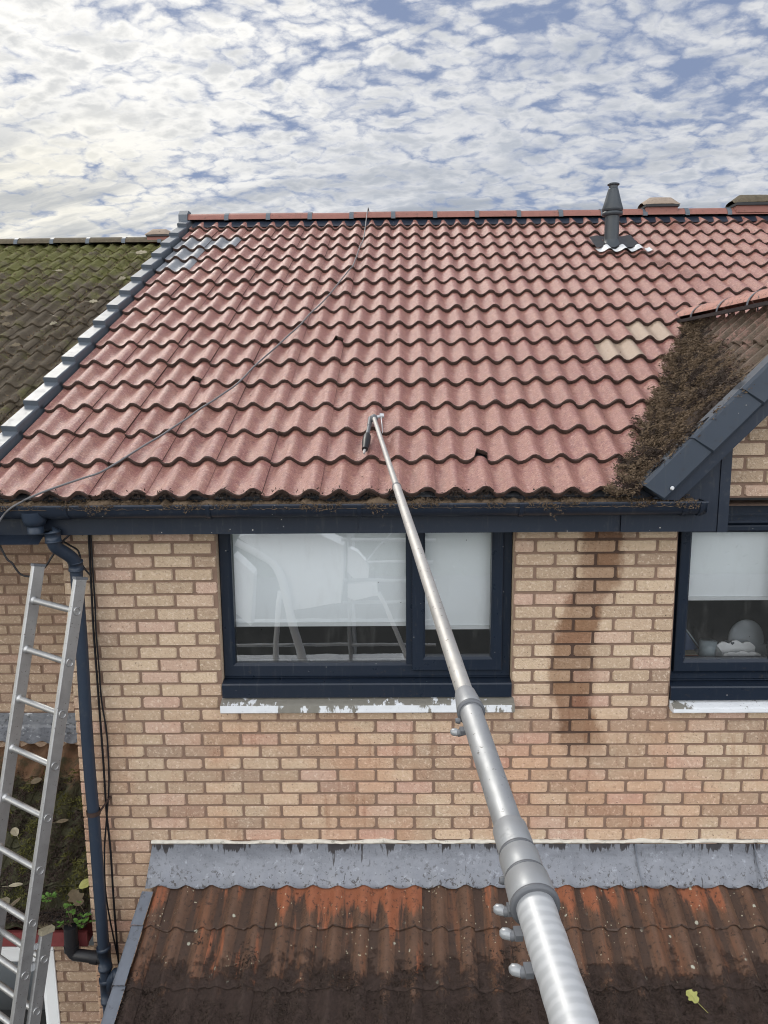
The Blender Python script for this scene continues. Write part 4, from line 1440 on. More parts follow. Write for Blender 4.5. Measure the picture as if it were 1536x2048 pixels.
blind(x0+0.03, mx0+0.02, zat(1245, 640, yb_l), ztop, yb_l, rng)
blind(mx1-0.02, x1-0.02, zat(1251, 900, yb_l), ztop, yb_l, rng)
# dark cill and the painted stone sill
zs0, zs1 = zat(1393, 720, -0.005), zat(1367, 720, -0.005)
mb = MB()
mb.box(x0+0.004, x1-0.004, YW-0.012, YW+0.06, zs1+0.018, zf0+0.002)
mb.prism([(YW+0.05, zs1+0.016), (-0.012, zs1+0.004), (-0.018, zs1-0.004), (-0.018, zs0), (YW+0.05, zs0)][::-1], 'x', x0, x1)
mb.build('cill', M['anthracite_frame'], wf)
sz1, sz0 = zat(1394, 720, -0.02), zat(1427, 720, -0.062)
sill_mesh(xat(441, 1412, -0.05), xat(1029, 1412, -0.05), sz1, sz0, 0.06, -0.062, 0.0).build('sill', M['painted_sill'], wf)

# --- right window
x0, x1 = W2[0]+0.002, W2[1]-0.002
PXr = 1420
zf0 = zat(1358, PXr)
ztop = W2[3]-0.003
mb = MB()
frame_rect(mb, x0, x1, zf0, ztop, 0.030, 0.030, 0.045, 0.12, YW, YW+0.07)
mid = (x0+x1)/2
mb.box(mid-0.035, mid+0.035, YW+0.001, YW+0.07, zf0+0.04, ztop-0.1)
# head profile steps and the trickle vent
mb.box(x0+0.01, x1-0.01, YW-0.010, YW+0.001, ztop-0.060, ztop-0.052)
wf2 = mb.build('window', M['anthracite_frame'], house)
mb = MB()
mb.cbox(x0+0.20, x0+0.52, YW-0.016, YW, ztop-0.105, ztop-0.088, 0.006)
mb.build('trickle_vent', M['anthracite'], wf2)
wf_cur = wf2
for (ca, cb_) in ((x0+0.028, mid-0.020), (mid+0.020, x1-0.028)):
    mb = MB()
    cz0, cz1 = zat(1343, PXr, YW-0.02), ztop-0.115
    gl, gr = (xat(1375, 1200)-(x0+0.028)), 0.075
    gz0, gz1 = zat(1318, PXr), zat(1064, PXr)
    if ca > mid:
        gl, gr = gr, gl
    frame_rect(mb, ca, cb_, cz0, cz1, gl, gr, gz0-cz0, cz1-gz1, YW-0.022, YW+0.05)
    mb.build('casement', M['anthracite_frame'], wf2)
    mb = MB()
    pane_box(mb, ca+gl-0.004, cb_-gr+0.004, gz0-0.004, gz1+0.004, YW+0.012)
    mb.build('pane', M['window_glass'], wf2)
    yb_l = YW+0.075
    blind(ca+gl-0.025, cb_-gr+0.025, zat(1193, PXr, yb_l), gz1+0.05, yb_l, rng)
zs0, zs1 = zat(1398.5, PXr, -0.005), zat(1373, PXr, -0.005)
mb = MB()
mb.box(x0+0.004, x1-0.004, YW-0.012, YW+0.06, zs1+0.018, zf0+0.002)
mb.prism([(YW+0.05, zs1+0.016), (-0.012, zs1+0.004), (-0.018, zs1-0.004), (-0.018, zs0), (YW+0.05, zs0)][::-1], 'x', x0, x1)
mb.build('cill', M['anthracite_frame'], wf2)
sill_mesh(xat(1346, 1412, -0.05), x1+0.03, zat(1401, PXr, -0.02), zat(1427, PXr, -0.062), 0.06, -0.062, 1.0).build('sill', M['painted_sill'], wf2)

# ------------------------------------------------------------------ flue on the roof
fb = roof_px(1226, 497, 0.03)
flue_axis = fb + Vector((0, 0.07, 0.0))
def fz(py):
    return aty(1225, py, flue_axis.y).z
mb = MB()
fx, fy = flue_axis.x, flue_axis.y
zb0 = fz(492)
mb.tube([(fx, fy, zb0-0.12), (fx, fy, fz(432))], 0.066, 24, 0, False)
mb.tube([(fx, fy, fz(488)), (fx, fy, fz(486))], [0.069, 0.069], 24, 0, True)
flue = mb.build('flue', M['flue_grey'], house)
mb = MB()
mb.tube([(fx, fy, fz(433)), (fx, fy, fz(431)), (fx, fy, fz(425)), (fx, fy, fz(424))], [0.066, 0.092, 0.094, 0.066], 24, 0, True)
mb.tube([(fx, fy, fz(423.5)), (fx, fy, fz(421)), (fx, fy, fz(418)), (fx, fy, fz(405)), (fx, fy, fz(380)), (fx, fy, fz(378)), (fx, fy, fz(377))], [0.088, 0.094, 0.096, 0.078, 0.048, 0.046, 0.040], 24, 0, True)
mb.tube([(fx, fy, fz(378)), (fx, fy, fz(371))], 0.040, 24, 0, True)
mb.tube([(fx, fy, fz(371.5)), (fx, fy, fz(370.5)), (fx, fy, fz(368)), (fx, fy, fz(366.5))], [0.040, 0.054, 0.055, 0.040], 24, 0, True)
mb.build('flue_terminal', M['flue_grey'], flue)
mb = MB()
# flared collar, dark slate plate and bright lead apron dressed into the waves
mb.tube([(fx, fy-0.005, zb0-0.05), (fx, fy-0.003, zb0-0.01), (fx, fy, zb0+0.025), (fx, fy, zb0+0.055)], [0.13, 0.105, 0.075, 0.067], 24, 0, False)
sfl = (fb-O_MAIN).dot(ES)
def plate(u, v):
    x = fx-0.17+0.40*u
    s = sfl-0.06+0.34*v
    return roof_main(x-0.0, s, 0.058+0.012*wave(x-0.172, 0.15, 1.2))+Vector((-s*(0.0145-0.0056*x), 0, 0))
mb.grid(plate, 20, 6, 1, True)
mb.build('flue_flashing', [M['flue_grey'], M['black_plastic']], flue)
mb = MB()
def apron(u, v):
    x = fx-0.20+0.52*u
    s = sfl-0.17+0.13*v + (0.018*math.sin(u*21)+0.010*fbm((u*9, 0, 5)))*(1-v)
    row = math.floor(s/GA)
    lipn = 0.022*(1-(s-row*GA)/GA)
    xx = x-s*(0.0145-0.0056*x)
    return roof_main(xx, s, 0.030+lipn+0.042*wave(xx-0.172, 0.15, 1.25))
mb.grid(apron, 40, 6, 0, True)
mb.build('flue_apron', M['bright_lead'], flue)

# ------------------------------------------------------------------ porch roof at the bottom
PO = Vector((0, -0.32, 2.36)) - EN*0.055      # lip of the first full course
def roof_porch(u, s, n):
    return Vector((u + s*0.018, 0, 0)) + PO + ES*s + EN*n
pl0 = onplane(303, 1775, PO+EN*0.05, EN)
pl1 = onplane(222, 2048, PO+EN*0.05, EN)
porch_skew = (pl0.x-pl1.x)/((pl0-pl1).dot(ES))
XP = pl1.x - (pl1-PO).dot(ES)*porch_skew
def roof_porch(u, s, n):
    return Vector((u + s*porch_skew*(1-(u-XP)*0.18), 0, 0)) + PO + ES*s + EN*n
mb = MB()
pr_ = random.Random(31)
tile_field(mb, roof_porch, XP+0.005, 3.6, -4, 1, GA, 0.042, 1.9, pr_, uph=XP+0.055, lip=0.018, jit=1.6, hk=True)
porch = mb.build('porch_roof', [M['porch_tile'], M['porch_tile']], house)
mb = MB()
mb.add([roof_porch(XP, -4.1*GA, -0.012), roof_porch(3.6, -4.1*GA, -0.012), roof_porch(3.6, 0.32, -0.012), roof_porch(XP, 0.32, -0.012)], [(0, 1, 2, 3)])
mb.build('roof_underlay', M['black_plastic'], porch)
# lead apron flashing
zt = aty(800, 1686, 0.0).z
fl_prof = [(-0.010, zt), (-0.014, zt-0.035), (-0.024, zt-0.075), (-0.045, zt-0.118), (-0.078, zt-0.160), (-0.118, zt-0.196)]
xs0 = aty(303, 1700, -0.03).x
lead_top = []
def lead_piece(x0, x1, r, seed):
    mb = MB()
    n = int((x1-x0)/0.02)
    s_tile = (Vector((0, -0.118, zt-0.196))-PO).dot(ES)
    def fn(u, v):
        x = x0+(x1-x0)*u
        t = v*5
        i = min(4, int(t))
        f = t-i
        y = fl_prof[i][0]*(1-f)+fl_prof[i+1][0]*f
        z = fl_prof[i][1]*(1-f)+fl_prof[i+1][1]*f
        # keep clear of the tiles at the hem
        if v > 0.6:
            k = (v-0.6)/0.4
            s = s_tile
            xx = x
            ux = (x - s*porch_skew)
            hn = 0.042*wave(ux-(XP+0.055), 0.15, 1.9)
            tgt = roof_porch(ux, s+0.004*fbm((x*7, 2, seed)), hn+0.024)
            y = y*(1-k)+tgt.y*k
            z = z*(1-k)+tgt.z*k
        bu = 0.005*fbm((x*5.5, v*2.0, seed))+0.0025*fbm((x*17, v*6, seed+3))
        xo_ = -0.045*v*v*(1 if u == 0 else 0) if seed == 0 else 0
        return Vector((x+(-0.030*v*(1-min(1, u*n/4)) if seed == 0 else 0), y-bu*(0.4+v)-0.0006*seed*2, z))
    mb.grid(fn, n, 14, 0, True)
    return mb.build('flashing', M['lead'], porch)
xj1 = aty(1270, 1720, -0.03).x
xj2 = aty(1508, 1720, -0.03).x
lead_piece(xs0, xj1+0.012, pr_, 0)
lead_piece(xj1, xj2+0.012, pr_, 2)
lead_piece(xj2, 3.6, pr_, 4)
for xx in (xj1, xj2):
    mb = MB()
    pth = [Vector((xx+0.004*i, p-0.010-0.002*i, q+0.002)) for i, (p, q) in enumerate(fl_prof)]
    mb.tube(pth, 0.004, 6)
    mb.build('flashing_seam', M['lead_strip'], porch)
# mortar fillet along the top of the lead
mb = MB()
n_ = 260
def fil(u, v):
    x = xs0-0.005+(3.6-xs0)*u
    k = fbm((x*5, 0, 8))
    hh = 0.010+0.016*max(0.0, 0.45+k)
    dd = 0.012+0.012*max(0.0, 0.4+fbm((x*11, 3, 8)))
    an = math.pi*v
    return Vector((x, -0.002-dd*math.sin(an), zt+0.004+hh*0.5-hh*0.62*math.cos(an)*-1))
mb.grid(fil, n_, 5, 0, True)
mb.build('mortar_fillet', M['white_mortar'], porch)
# lead strips stepped down the verge
for k, (sa, sb) in enumerate(((0.0, 0.20), (-GA, 0.005), (-2*GA, -GA+0.005), (-3*GA, -2*GA+0.005))):
    mb = MB()
    def fn(u, v):
        s = sa+(sb-sa)*v
        x = XP-0.062+0.078*u+0.002*fbm((u*3, s*9, k))
        lipn = 0.016*(1-v)
        n = 0.050+lipn+(0.0 if u > 0.05 else -0.03)+0.003*fbm((u*4, s*14, k+4))-0.006*u
        return roof_porch(x, s, n)
    mb.grid(fn, 6, 8, 0, True)
    mb.add([fn(0, 0), fn(1, 0), fn(1, 0)-EN*0.022, fn(0, 0)-EN*0.022], [(0, 3, 2, 1)])
    mb.build('verge_flashing', M['lead_strip'], porch)
# verge board and black trim outside it
mb = MB()
def vb_(x, s, n):
    return roof_porch(x, s, n)
mb.add([vb_(XP-0.030, -4.1*GA, 0.03), vb_(XP-0.052, -4.1*GA, -0.06), vb_(XP-0.042, -0.4*GA, -0.04), vb_(XP-0.030, -0.4*GA, 0.03)], [(0, 1, 2, 3), (3, 2, 1, 0)])
mb.add([vb_(XP-0.052, -4.1*GA, -0.06), vb_(XP-0.090, -4.1*GA, -0.065), vb_(XP-0.066, -0.3*GA, -0.045), vb_(XP-0.042, -0.4*GA, -0.04)], [(0, 1, 2, 3), (3, 2, 1, 0)], 1)
mb.add([vb_(XP-0.090, -4.1*GA, -0.065), vb_(XP-0.090, -4.1*GA, -0.20), vb_(XP-0.066, -0.3*GA, -0.18), vb_(XP-0.066, -0.3*GA, -0.045)], [(0, 1, 2, 3), (3, 2, 1, 0)], 1)
mb.build('bargeboard', [M['orange_board'], M['black_plastic']], porch)
# porch front wall below, out of the picture
mb = MB()
mb.box(XP+0.05, 3.5, -1.25, -0.004, 0.0, 1.75, 0, 0.4)
mb.build('porch_wall', M['buff_brick'], house)

# ================================================================== THE NEIGHBOUR'S HOUSE
NB = 1.22                        # it stands this far back
nb = thing('brick_house', 'neighbouring brick house set back on the left, its roofs thick with moss', 'house', (-4.2, NB, 0.0))
mb = MB()
brick_wall(mb, -6.4, XL+0.0, 2.3, 4.75, NB, [], 4.5157-0.03, -2.40, wr)
nbw = mb
# ground-floor wall under the low roof
YN2 = 0.25
white_x1 = aty(108, 1960, YN2).x
wo = (-4.6, aty(112, 1960, YN2).x, 0.9, aty(60, 1900, YN2).z)
brick_wall(mb, -6.4, XL-0.0, 0.0, aty(150, 1893, YN2).z, YN2, [wo], 4.5157-0.03, -2.30, wr)
mb.add([(-6.4, NB+0.004, 4.75), (XL, NB+0.004, 4.75), (XL, NB+0.004, 4.92), (-6.4, NB+0.004, 4.92)], [(0, 1, 2, 3)], 1)
mb.add([(-6.4, YN2, 0), (-6.4, 9.8, 0), (-6.4, 9.8, 4.7), (-6.4, NB+4.19, 6.95), (-6.4, NB, 4.75)], [(0, 1, 2, 3, 4)], 0, False, 0.4)
mb.add([(-6.4, 9.8, 0), (XL, 9.8, 0), (XL, 9.8, 4.7), (-6.4, 9.8, 4.7)], [(0, 1, 2, 3)], 0, False, 0.4)
for q in range(len(mb.mi)):
    pass
mb.build('wall', [M['shady_brick'], M['mortar']], nb)
# upper roof
O_N = O_MAIN + Vector((0, NB, 0.0))
nr = random.Random(41)
def roof_nb(u, s, n):
    return Vector((u + s*0.024, 0, 0)) + O_N + ES*s + EN*n
def moss_disp(p):
    u, s, n = p
    k = fbm((u*7, s*7, 3))+0.6*fbm((u*22, s*22, 9))
    return (u+0.010*fbm((u*12, s*12, 1)), s+0.012*fbm((u*12, s*12, 5)), n+0.012*k)
mb = MB()
tile_field(mb, roof_nb, -6.4, -2.02, -2, 16, GA, 0.040, 1.2, nr, uph=-2.10, lip=0.022, ns=4, disp=moss_disp, jit=1.5)
nroof = mb.build('roof', [M['mossy_tile'], M['mossy_tile']], nb)
mb = MB()
def undn(x, s):
    p = O_N + ES*s - EN*0.02
    return (x, p.y, p.z)
mb.add([undn(-6.4, -0.6), undn(-1.95, -0.6), undn(-1.95, RS), undn(-6.4, RS)], [(0, 1, 2, 3)])
RIN = O_N + ES*RS
mb.add([undn(-6.4, RS), undn(XL, RS), (XL, 2*RIN.y, O_N.z), (-6.4, 2*RIN.y, O_N.z)], [(0, 1, 2, 3)])
mb.build('roof_underlay', M['black_plastic'], nroof)
# moss cushions grown over the tiles
samples = []
for _ in range(26000):
    u = nr.uniform(-5.2, -2.05)
    s = RS*nr.random()**0.9
    ke = fbm((u*3.0, s*3.0, 6))
    if ke < -0.10:
        continue
    row = int(s/GA)
    f = s/GA-row
    n = 0.040*wave(u+2.10, 0.15, 1.2)+0.022*(1-f)+0.006
    samples.append(((roof_nb(u, s, n)), EN, s))
mb = MB()
for (p, n, s) in samples:
    lime = nr.random() < 0.15+0.5*max(0, (s/RS-0.45)*1.8)
    flakes(mb, [(p, n)], 0.011 if lime else 0.013, nr, 1, 1 if lime else 0, 0.6, 1.5)
mb.build('moss_cover', [M['moss_brown'], M['moss_lime']], nroof)['kind'] = 'stuff'
nridge = ridge_run(nroof, -6.2, -1.90, RIN.y, RIN.z+0.050, M['ridge_moss'], M['cap_grey'], nr, step=0.430, rad=0.10)
v0, v1 = aty(289, 482, RIN.y-0.1), aty(345, 482, RIN.y-0.1)
ridge_vent(nridge, v0.x, v1.x, RIN.y, RIN.z+0.070, M['ridge_buff'], nr, 0.9)

# eaves of the neighbour's high roof
pe = roof_nb(-4.0, -2*GA, 0.0)
mb = MB()
gutter(mb, -6.4, -2.36, 0.055, 0, pe.y+0.02, pe.z-0.01, 1.2)
mb.build('gutter', M['anthracite'], nb)
mb = MB()
mb.box(-6.4, -2.42, pe.y+0.085, pe.y+0.105, pe.z-0.085, pe.z+0.0)
mb.box(-6.4, -2.36, pe.y+0.105, NB-0.01, pe.z-0.075, pe.z-0.065)
mb.build('fascia', M['anthracite'], nb)

# neighbour's low roof
zfl = aty(60, 1424, NB).z
NO_s = Vector((0, NB-0.13, zfl-0.30))
t_ = aty(80, 1852, 0).z
lowg = onplane(80, 1850, Vector((0, NB-0.13, zfl-0.28)), EN)
lip1 = onplane(100, 1550, Vector((0, NB-0.13, zfl-0.28)), EN)
PN = Vector((0, lip1.y, lip1.z)) - EN*0.055
smin = (lowg-PN).dot(ES)
def roof_nlow(u, s, n):
    return Vector((u + s*0.020, 0, 0)) + PN + ES*s + EN*n
mb = MB()
nlr = random.Random(51)
def mdisp2(p):
    u, s, n = p
    return (u, s, n+0.006*fbm((u*14, s*14, 3)))
rows_dn = int(math.ceil(-smin/GA))
GN = -smin/rows_dn
tile_field(mb, roof_nlow, -4.9, XL-0.012, -rows_dn, 1, GN, 0.036, 1.3, nlr, uph=-2.02, lip=0.020, ns=3, disp=mdisp2)
m_, g, b = material('low_roof_tile')
P = g.pos()
X, Y, Z = g.sep(P)
c = g.mix(g.noise(P, 9, 6, 0.65), (0.060, 0.034, 0.018), (0.185, 0.090, 0.042))
gmn = g.step(g.m('ADD', g.m('MULTIPLY', g.m('SUBTRACT', lip1.z+0.06, Z), 2.2), g.m('MULTIPLY', g.m('SUBTRACT', g.noise(P, 8, 5, 0.65), 0.5), 1.2)), 0.02, 0.30)
c = g.mix(gmn, c, g.mix(g.noise(P, 30, 6, 0.7), (0.010, 0.009, 0.005), (0.050, 0.048, 0.014)))
g.put(b.inputs['Base Color'], c)
b.inputs['Roughness'].default_value = 0.75
g.put(b.inputs['Normal'], g.bump(g.noise(P, 55, 6, 0.7), 0.8, 0.014))
nlow = mb.build('porch_roof', [m_, m_], nb)
mb = MB()
samples = []
for _ in range(15000):
    u = nlr.uniform(-3.4, XL-0.03)
    s = nlr.uniform(smin, 0.05)
    if fbm((u*4, s*4, 2)) < -0.22 or (s > -0.05 and nlr.random() < 0.6):
        continue
    f = s/GN-math.floor(s/GN)
    n = 0.036*wave(u+2.02, 0.15, 1.3)+0.020*(1-f)+0.004
    samples.append((roof_nlow(u, s, n), EN))
for smp in samples:
    k_ = fbm((smp[0].x*6, smp[0].y*6, 12))
    flakes(mb, [smp], 0.012, nlr, 2, 1 if k_ > 0.05 else 0, 0.7, 1.7)
mb.build('moss_cover', [M['moss_dark'], M['moss_green']], nlow)['kind'] = 'stuff'
# its lead flashing: an upper strip in two lengths and a lower dressed skirt
for k, (a, b_) in enumerate(((-6.4, aty(72, 1440, NB).x), (aty(72, 1440, NB).x-0.02, XL))):
    mb = MB()
    zt_, zm_ = zfl, aty(60, 1451, NB-0.03).z
    zb_ = aty(60, 1482, NB-0.10).z
    def fn(u, v):
        x = a+(b_-a)*u
        bu = 0.006*fbm((x*9, v*3, 4))
        if v < 0.5:
            return Vector((x, NB-0.014-0.016*v*2-bu*0.3-0.003*k, zt_+(zm_-zt_)*v*2))
        f = (v-0.5)*2
        hn = 0.022*wave(x+2.02, 0.15, 1.3)*f
        return Vector((x, NB-0.026-0.105*f-bu*2-0.003*k, zm_-0.006+(zb_-zm_)*f+hn))
    mb.grid(fn, int((b_-a)/0.02), 14, 0, True)
    mb.build('flashing', M['dark_lead'], nlow)
# black gutter full of growth, red fascia, white window below
gy_ = lowg.y-0.03
zg_ = aty(100, 1836, gy_).z
mb = MB()
gutter(mb, -5.0, XL-0.03, 0.036, 0, gy_+0.02, zg_, 1.0)
for f_ in range(len(mb.f)):
    mb.sm[f_] = len(mb.f[f_]) == 4
ngut = mb.build('gutter', M['black_plastic'], nb)
mb = MB()
zr0 = aty(60, 1893, gy_+0.02).z
zr1 = aty(60, 1856, gy_+0.06).z
mb.box(-5.0, XL-0.03, gy_+0.020, gy_+0.042, zr0, zr1)
mb.box(-5.0, XL-0.03, gy_+0.042, YN2-0.01, zr0+0.01, zr0+0.02)
mb.build('fascia', M['red_fascia'], nb)
# outlet and elbow into the big downpipe
mb = MB()
yo_ = gy_-0.03
o0, o1 = aty(141, 1852, yo_), aty(143, 1893, yo_)
mb.tube([o0, o1], 0.040, 18, 0)
mb.tube(catmull([o1, aty(144, 1902, yo_-0.005), aty(151, 1909, -0.085), aty(165, 1911, -0.10), aty(186, 1914, -0.11), aty(208, 1918, -0.11)], 5), 0.0345, 18, 0)
mb.tube([aty(183, 1914, -0.11), aty(197, 1916, -0.11)], 0.0385, 18, 0)
mb.tube([o1+Vector((0, 0, 0.012)), o1+Vector((0, 0, -0.022))], 0.044, 18, 0)
mb.build('outlet', M['black_plastic'], ngut)

# white window frame of the ground floor
mb = MB()
xw1, zw1 = wo[1], wo[3]
yw_ = YN2+0.02
frame_rect(mb, wo[0], xw1-0.002, wo[2], zw1-0.002, 0.11, 0.115, 0.11, 0.13, yw_, yw_+0.08, 0, 0.016)
nwin = mb.build('window', M['white_upvc'], nb)
mb = MB()
pane_box(mb, wo[0]+0.10, xw1-0.11, wo[2]+0.10, zw1-0.12, yw_+0.05)
mb.build('pane', M['window_glass'], nwin)
mb = MB()
mb.add([(wo[0]-0.2, 1.0, 0.6), (XL, 1.0, 0.6), (XL, 1.0, 2.3), (wo[0]-0.2, 1.0, 2.3)], [(0, 1, 2, 3)])
mb.add([(wo[0]-0.2, yw_+0.1, 2.25), (XL, yw_+0.1, 2.25), (XL, 1.0, 2.25), (wo[0]-0.2, 1.0, 2.25)], [(0, 1, 2, 3)])
mb.build('room', M['cushion_grey'], nb)
# caulk bead where white frame meets the brick
mb = MB()
mb.tube([(xw1+0.001, YN2-0.004, wo[2]), (xw1+0.001, YN2-0.004, zw1)], 0.006, 6)
mb.build('caulk_bead', M['white_upvc'], nwin)

# ================================================================== MOSS ON THE MAIN ROOF
# heap in the valley between roof and dormer
mb = MB()
hr = random.Random(61)
def dorm_height(x, y):
    """height of the higher of the two roof faces at x,y"""
    zm = O_MAIN.z + (y-O_MAIN.y)*math.tan(A26)
    zd = DZ0 + (x-DX0)*DTAN - 0.02
    return max(zm, zd), zd > zm
samples = []
cnt = 0
for _ in range(9000):
    u_, s_ = hr.uniform(0.0, 1.9), hr.uniform(0.05, slopeL)
    if fbm((u_*5, s_*5, 14)) < -0.05 + 0.25*hr.random() or wave(u_-0.03, 0.15, 1.0) > 0.35+0.35*hr.random():
        continue
    f_ = s_/0.345-math.floor(s_/0.345)
    p_ = roof_dorm(u_, s_, 0.066*wave(u_-0.03, 0.15, 1.5)+0.024*(1-f_)+0.003)
    if p_.z > O_MAIN.z+(p_.y-O_MAIN.y)*math.tan(A26)+0.06:
        samples.append((p_, DN))
n_slope = len(samples)
while len(samples) < 21000+n_slope and cnt < 200000:
    cnt += 1
    x = hr.uniform(0.95, 2.25)
    y = hr.uniform(DYF-0.02, 1.75)
    z, on_d = dorm_height(x, y)
    vx = DX0 + (y-VAL_L0.y)/(DAPEX.y-VAL_L0.y)*(DXR-DX0)
    d = x-vx                    # distance from the valley, + on the dormer
    t = (y-VAL_L0.y)/(DAPEX.y-VAL_L0.y)
    if t > 0.92:
        continue
    wR = 0.46*(1-t)+0.04
    wL = 0.10*(1-t)+0.035+0.07*fbm((y*5, 1, 7))+0.05*fbm((y*17, 1, 9))
    if d < -wL:
        continue
    dens = 1.0 if d < wR*0.7 else max(0.0, 1-(d-wR*0.7)/(wR*0.5))
    if hr.random() > dens*(0.62+0.6*(fbm((x*7, y*7, 4))+0.3)):
        continue
    dep = 0.060*max(0.0, 1-abs(d-0.06)/0.34)*(1-0.55*t)+0.020
    dep *= max(0.1, 0.8+1.5*fbm((x*11, y*11, 2)))
    n = DN if on_d else EN
    hn = 0.034 if on_d else 0.040
    samples.append((Vector((x, y, z))+n*(hn+max(0.0, dep)*hr.random()**0.35), (n+Vector((0, -0.2, 0.5))).normalized()))
for q_ in samples:
    k_ = hr.random()
    flakes(mb, [q_], 0.005+0.008*k_*k_, hr, 3, 0 if fbm(q_[0]*9, 1.0) > -0.22 else 1, 0.15, 1.5)
moss_mats = [M['moss_brown'], M['moss_dark']]
# solid body under the flakes
def heap(u, v):
    y = DYF+0.02+(1.62)*v
    t = (y-VAL_L0.y)/(DAPEX.y-VAL_L0.y)
    vx = DX0 + t*(DXR-DX0)
    wL, wR = 0.10*(1-t)+0.02, 0.42*(1-t)+0.06
    x = vx-wL+(wL+wR)*u
    z, on_d = dorm_height(x, y)
    e = math.sin(math.pi*min(1, max(0, u)))
    dep = 0.050*e*(1-0.6*t)*max(0.1, 0.7+1.5*fbm((x*11, y*11, 2)))
    n = (EN+DN).normalized()
    return Vector((x, y, z+0.03))+n*max(-0.01, dep)
mb.grid(heap, 30, 60, 1, False)
lm = mb.build('moss', moss_mats, None, (1.6, 0.3, 4.9))
tag(lm, 'heap of brown moss filling the valley beside the dormer roof', 'moss', kind='stuff')

# moss in the gutter and along the eaves
mb = MB()
samples = []
for _ in range(9000):
    x = hr.uniform(-2.4, xg1-0.05)
    k = fbm((x*3.2, 0, 17))
    if hr.random() > 0.50+0.8*k:
        continue
    yy = GY+hr.uniform(-0.066, 0.085)
    hgt = 0.012+0.030*max(0, 0.4+fbm((x*6, yy*9, 5)))
    z = GZ - 0.02 + hgt*hr.random() + max(0.0, (yy-GY)*0.25)
    samples.append((Vector((x, yy, z)), Vector((0, -0.2, 0.95))))
for _ in range(1500):     # bits hanging over the front edge
    x = hr.uniform(-2.35, xg1-0.05)
    k = fbm((x*4.2, 3, 19))
    if k < 0.02:
        continue
    samples.append((Vector((x, GY-GR-0.007, GZ+0.004-hr.random()**2*0.06*k*2.2)), Vector((0, -0.9, -0.2))))
flakes(mb, samples, 0.0058, hr, 3, 0, 0.6, 1.9)
def gbody(u, v):
    x = -2.45+(xg1-0.04+2.45)*u
    k = 0.5+fbm((x*5, 0, 31))+0.5*fbm((x*17, 2, 31))
    hh = max(0.0, k)*0.030
    yy = GY-0.060+0.135*v
    return Vector((x, yy, GZ-0.022+hh*math.sin(math.pi*v)**0.6+0.008*fbm((x*40, v*5, 3))+0.020*v))
mb.grid(gbody, 420, 6, 0, False)
# clumps left in the open mouths under the first course
samples = []
for i in range(-16, 8):
    xc = 0.172 + i*0.15
    if hr.random() < 0.25 or xc > 1.25 or xc < -2.25:
        continue
    for _ in range(60):
        samples.append((roof_main(xc+hr.gauss(0, 0.022), hr.uniform(-0.015, 0.012), hr.uniform(0.012, 0.060)), Vector((0, -1, 0.2))))
flakes(mb, samples, 0.009, hr, 2, 1, 0.9, 1.2)
tag(mb.build('moss', moss_mats, None, (0, GY, GZ)), 'loose brown moss lying along the dark grey gutter', 'moss', kind='stuff')

# crumbs of moss splashed over the tiles
mb = MB()
samples = []
for _ in range(2600):
    s = hr.random()**1.1*RS*0.98
    u = hr.uniform(-2.2, 3.4)
    # denser near the valley and below the flue
    z_, vv = 0, 0
    p = roof_main(u, s, 0)
    vx = DX0 + (p.y-VAL_L0.y)/(DAPEX.y-VAL_L0.y)*(DXR-DX0)
    near = p.x > vx-0.45
    if p.x > vx-0.03 and p.y < DAPEX.y:
        continue
    if not near and hr.random() < 0.74:
        continue
    row = int(s/GA)
    f = s/GA-row
    n = 0.042*wave(u-0.172, 0.15, 1.25)+0.022*(1-f)+0.005
    samples.append((roof_main(u, s, n), EN))
flakes(mb, samples, 0.0055, hr, 1, 0, 0.5, 1.3)
tag(mb.build('moss', [M['moss_dark'], M['moss_brown']], None, (0, 1.5, 6.0)), 'dark moss crumbs scattered over the pink roof tiles', 'moss', kind='stuff')

# dead moss on the lower courses of the porch roof
mb = MB()
samples = []
for _ in range(26000):
    u = hr.uniform(XP, 3.0)
    s = hr.uniform(-2.6*GA, 0.05)
    k = (-s/GA-0.35)/1.0 + 1.3*fbm((u*4.5, s*4.5, 23))
    if k < 0.45 + 0.4*hr.random():
        continue
    f = s/GA-math.floor(s/GA)
    n = 0.042*wave(u-(XP+0.055), 0.15, 1.9)+0.016*(1-f)+0.003
    samples.append((roof_porch(u, s, n), EN))
flakes(mb, samples, 0.011, hr, 2, 0, 0.55, 1.4)
tag(mb.build('moss', [M['moss_dark']], None, (0.5, -0.8, 2.0)), 'blackish moss over the lower tiles of the porch roof', 'moss', kind='stuff')

mb = MB()
def pm(u, v):
    uu = XP+0.02+(3.2-XP)*u
    s_ = -2.7*GA+2.15*GA*v
    f = s_/GA-math.floor(s_/GA)
    k = (-s_/GA-0.95)*0.75+1.2*fbm((uu*4.0, s_*5, 23))
    lump = 0.016*fbm((uu*22, s_*22, 5))+0.009*fbm((uu*60, s_*60, 7))
    base = 0.042*wave(uu-(XP+0.055), 0.15, 1.9)*0.85+0.018*(1-f)
    return roof_porch(uu, s_, base-0.022+0.024*max(-0.6, min(1.1, k))+lump)
mb.grid(pm, 460, 90, 0, False)
tag(mb.build('moss', M['moss_dark'], None, (0.5, -0.9, 2.0)), 'thick dead moss crusted over the bottom course of the porch roof', 'moss', kind='stuff')

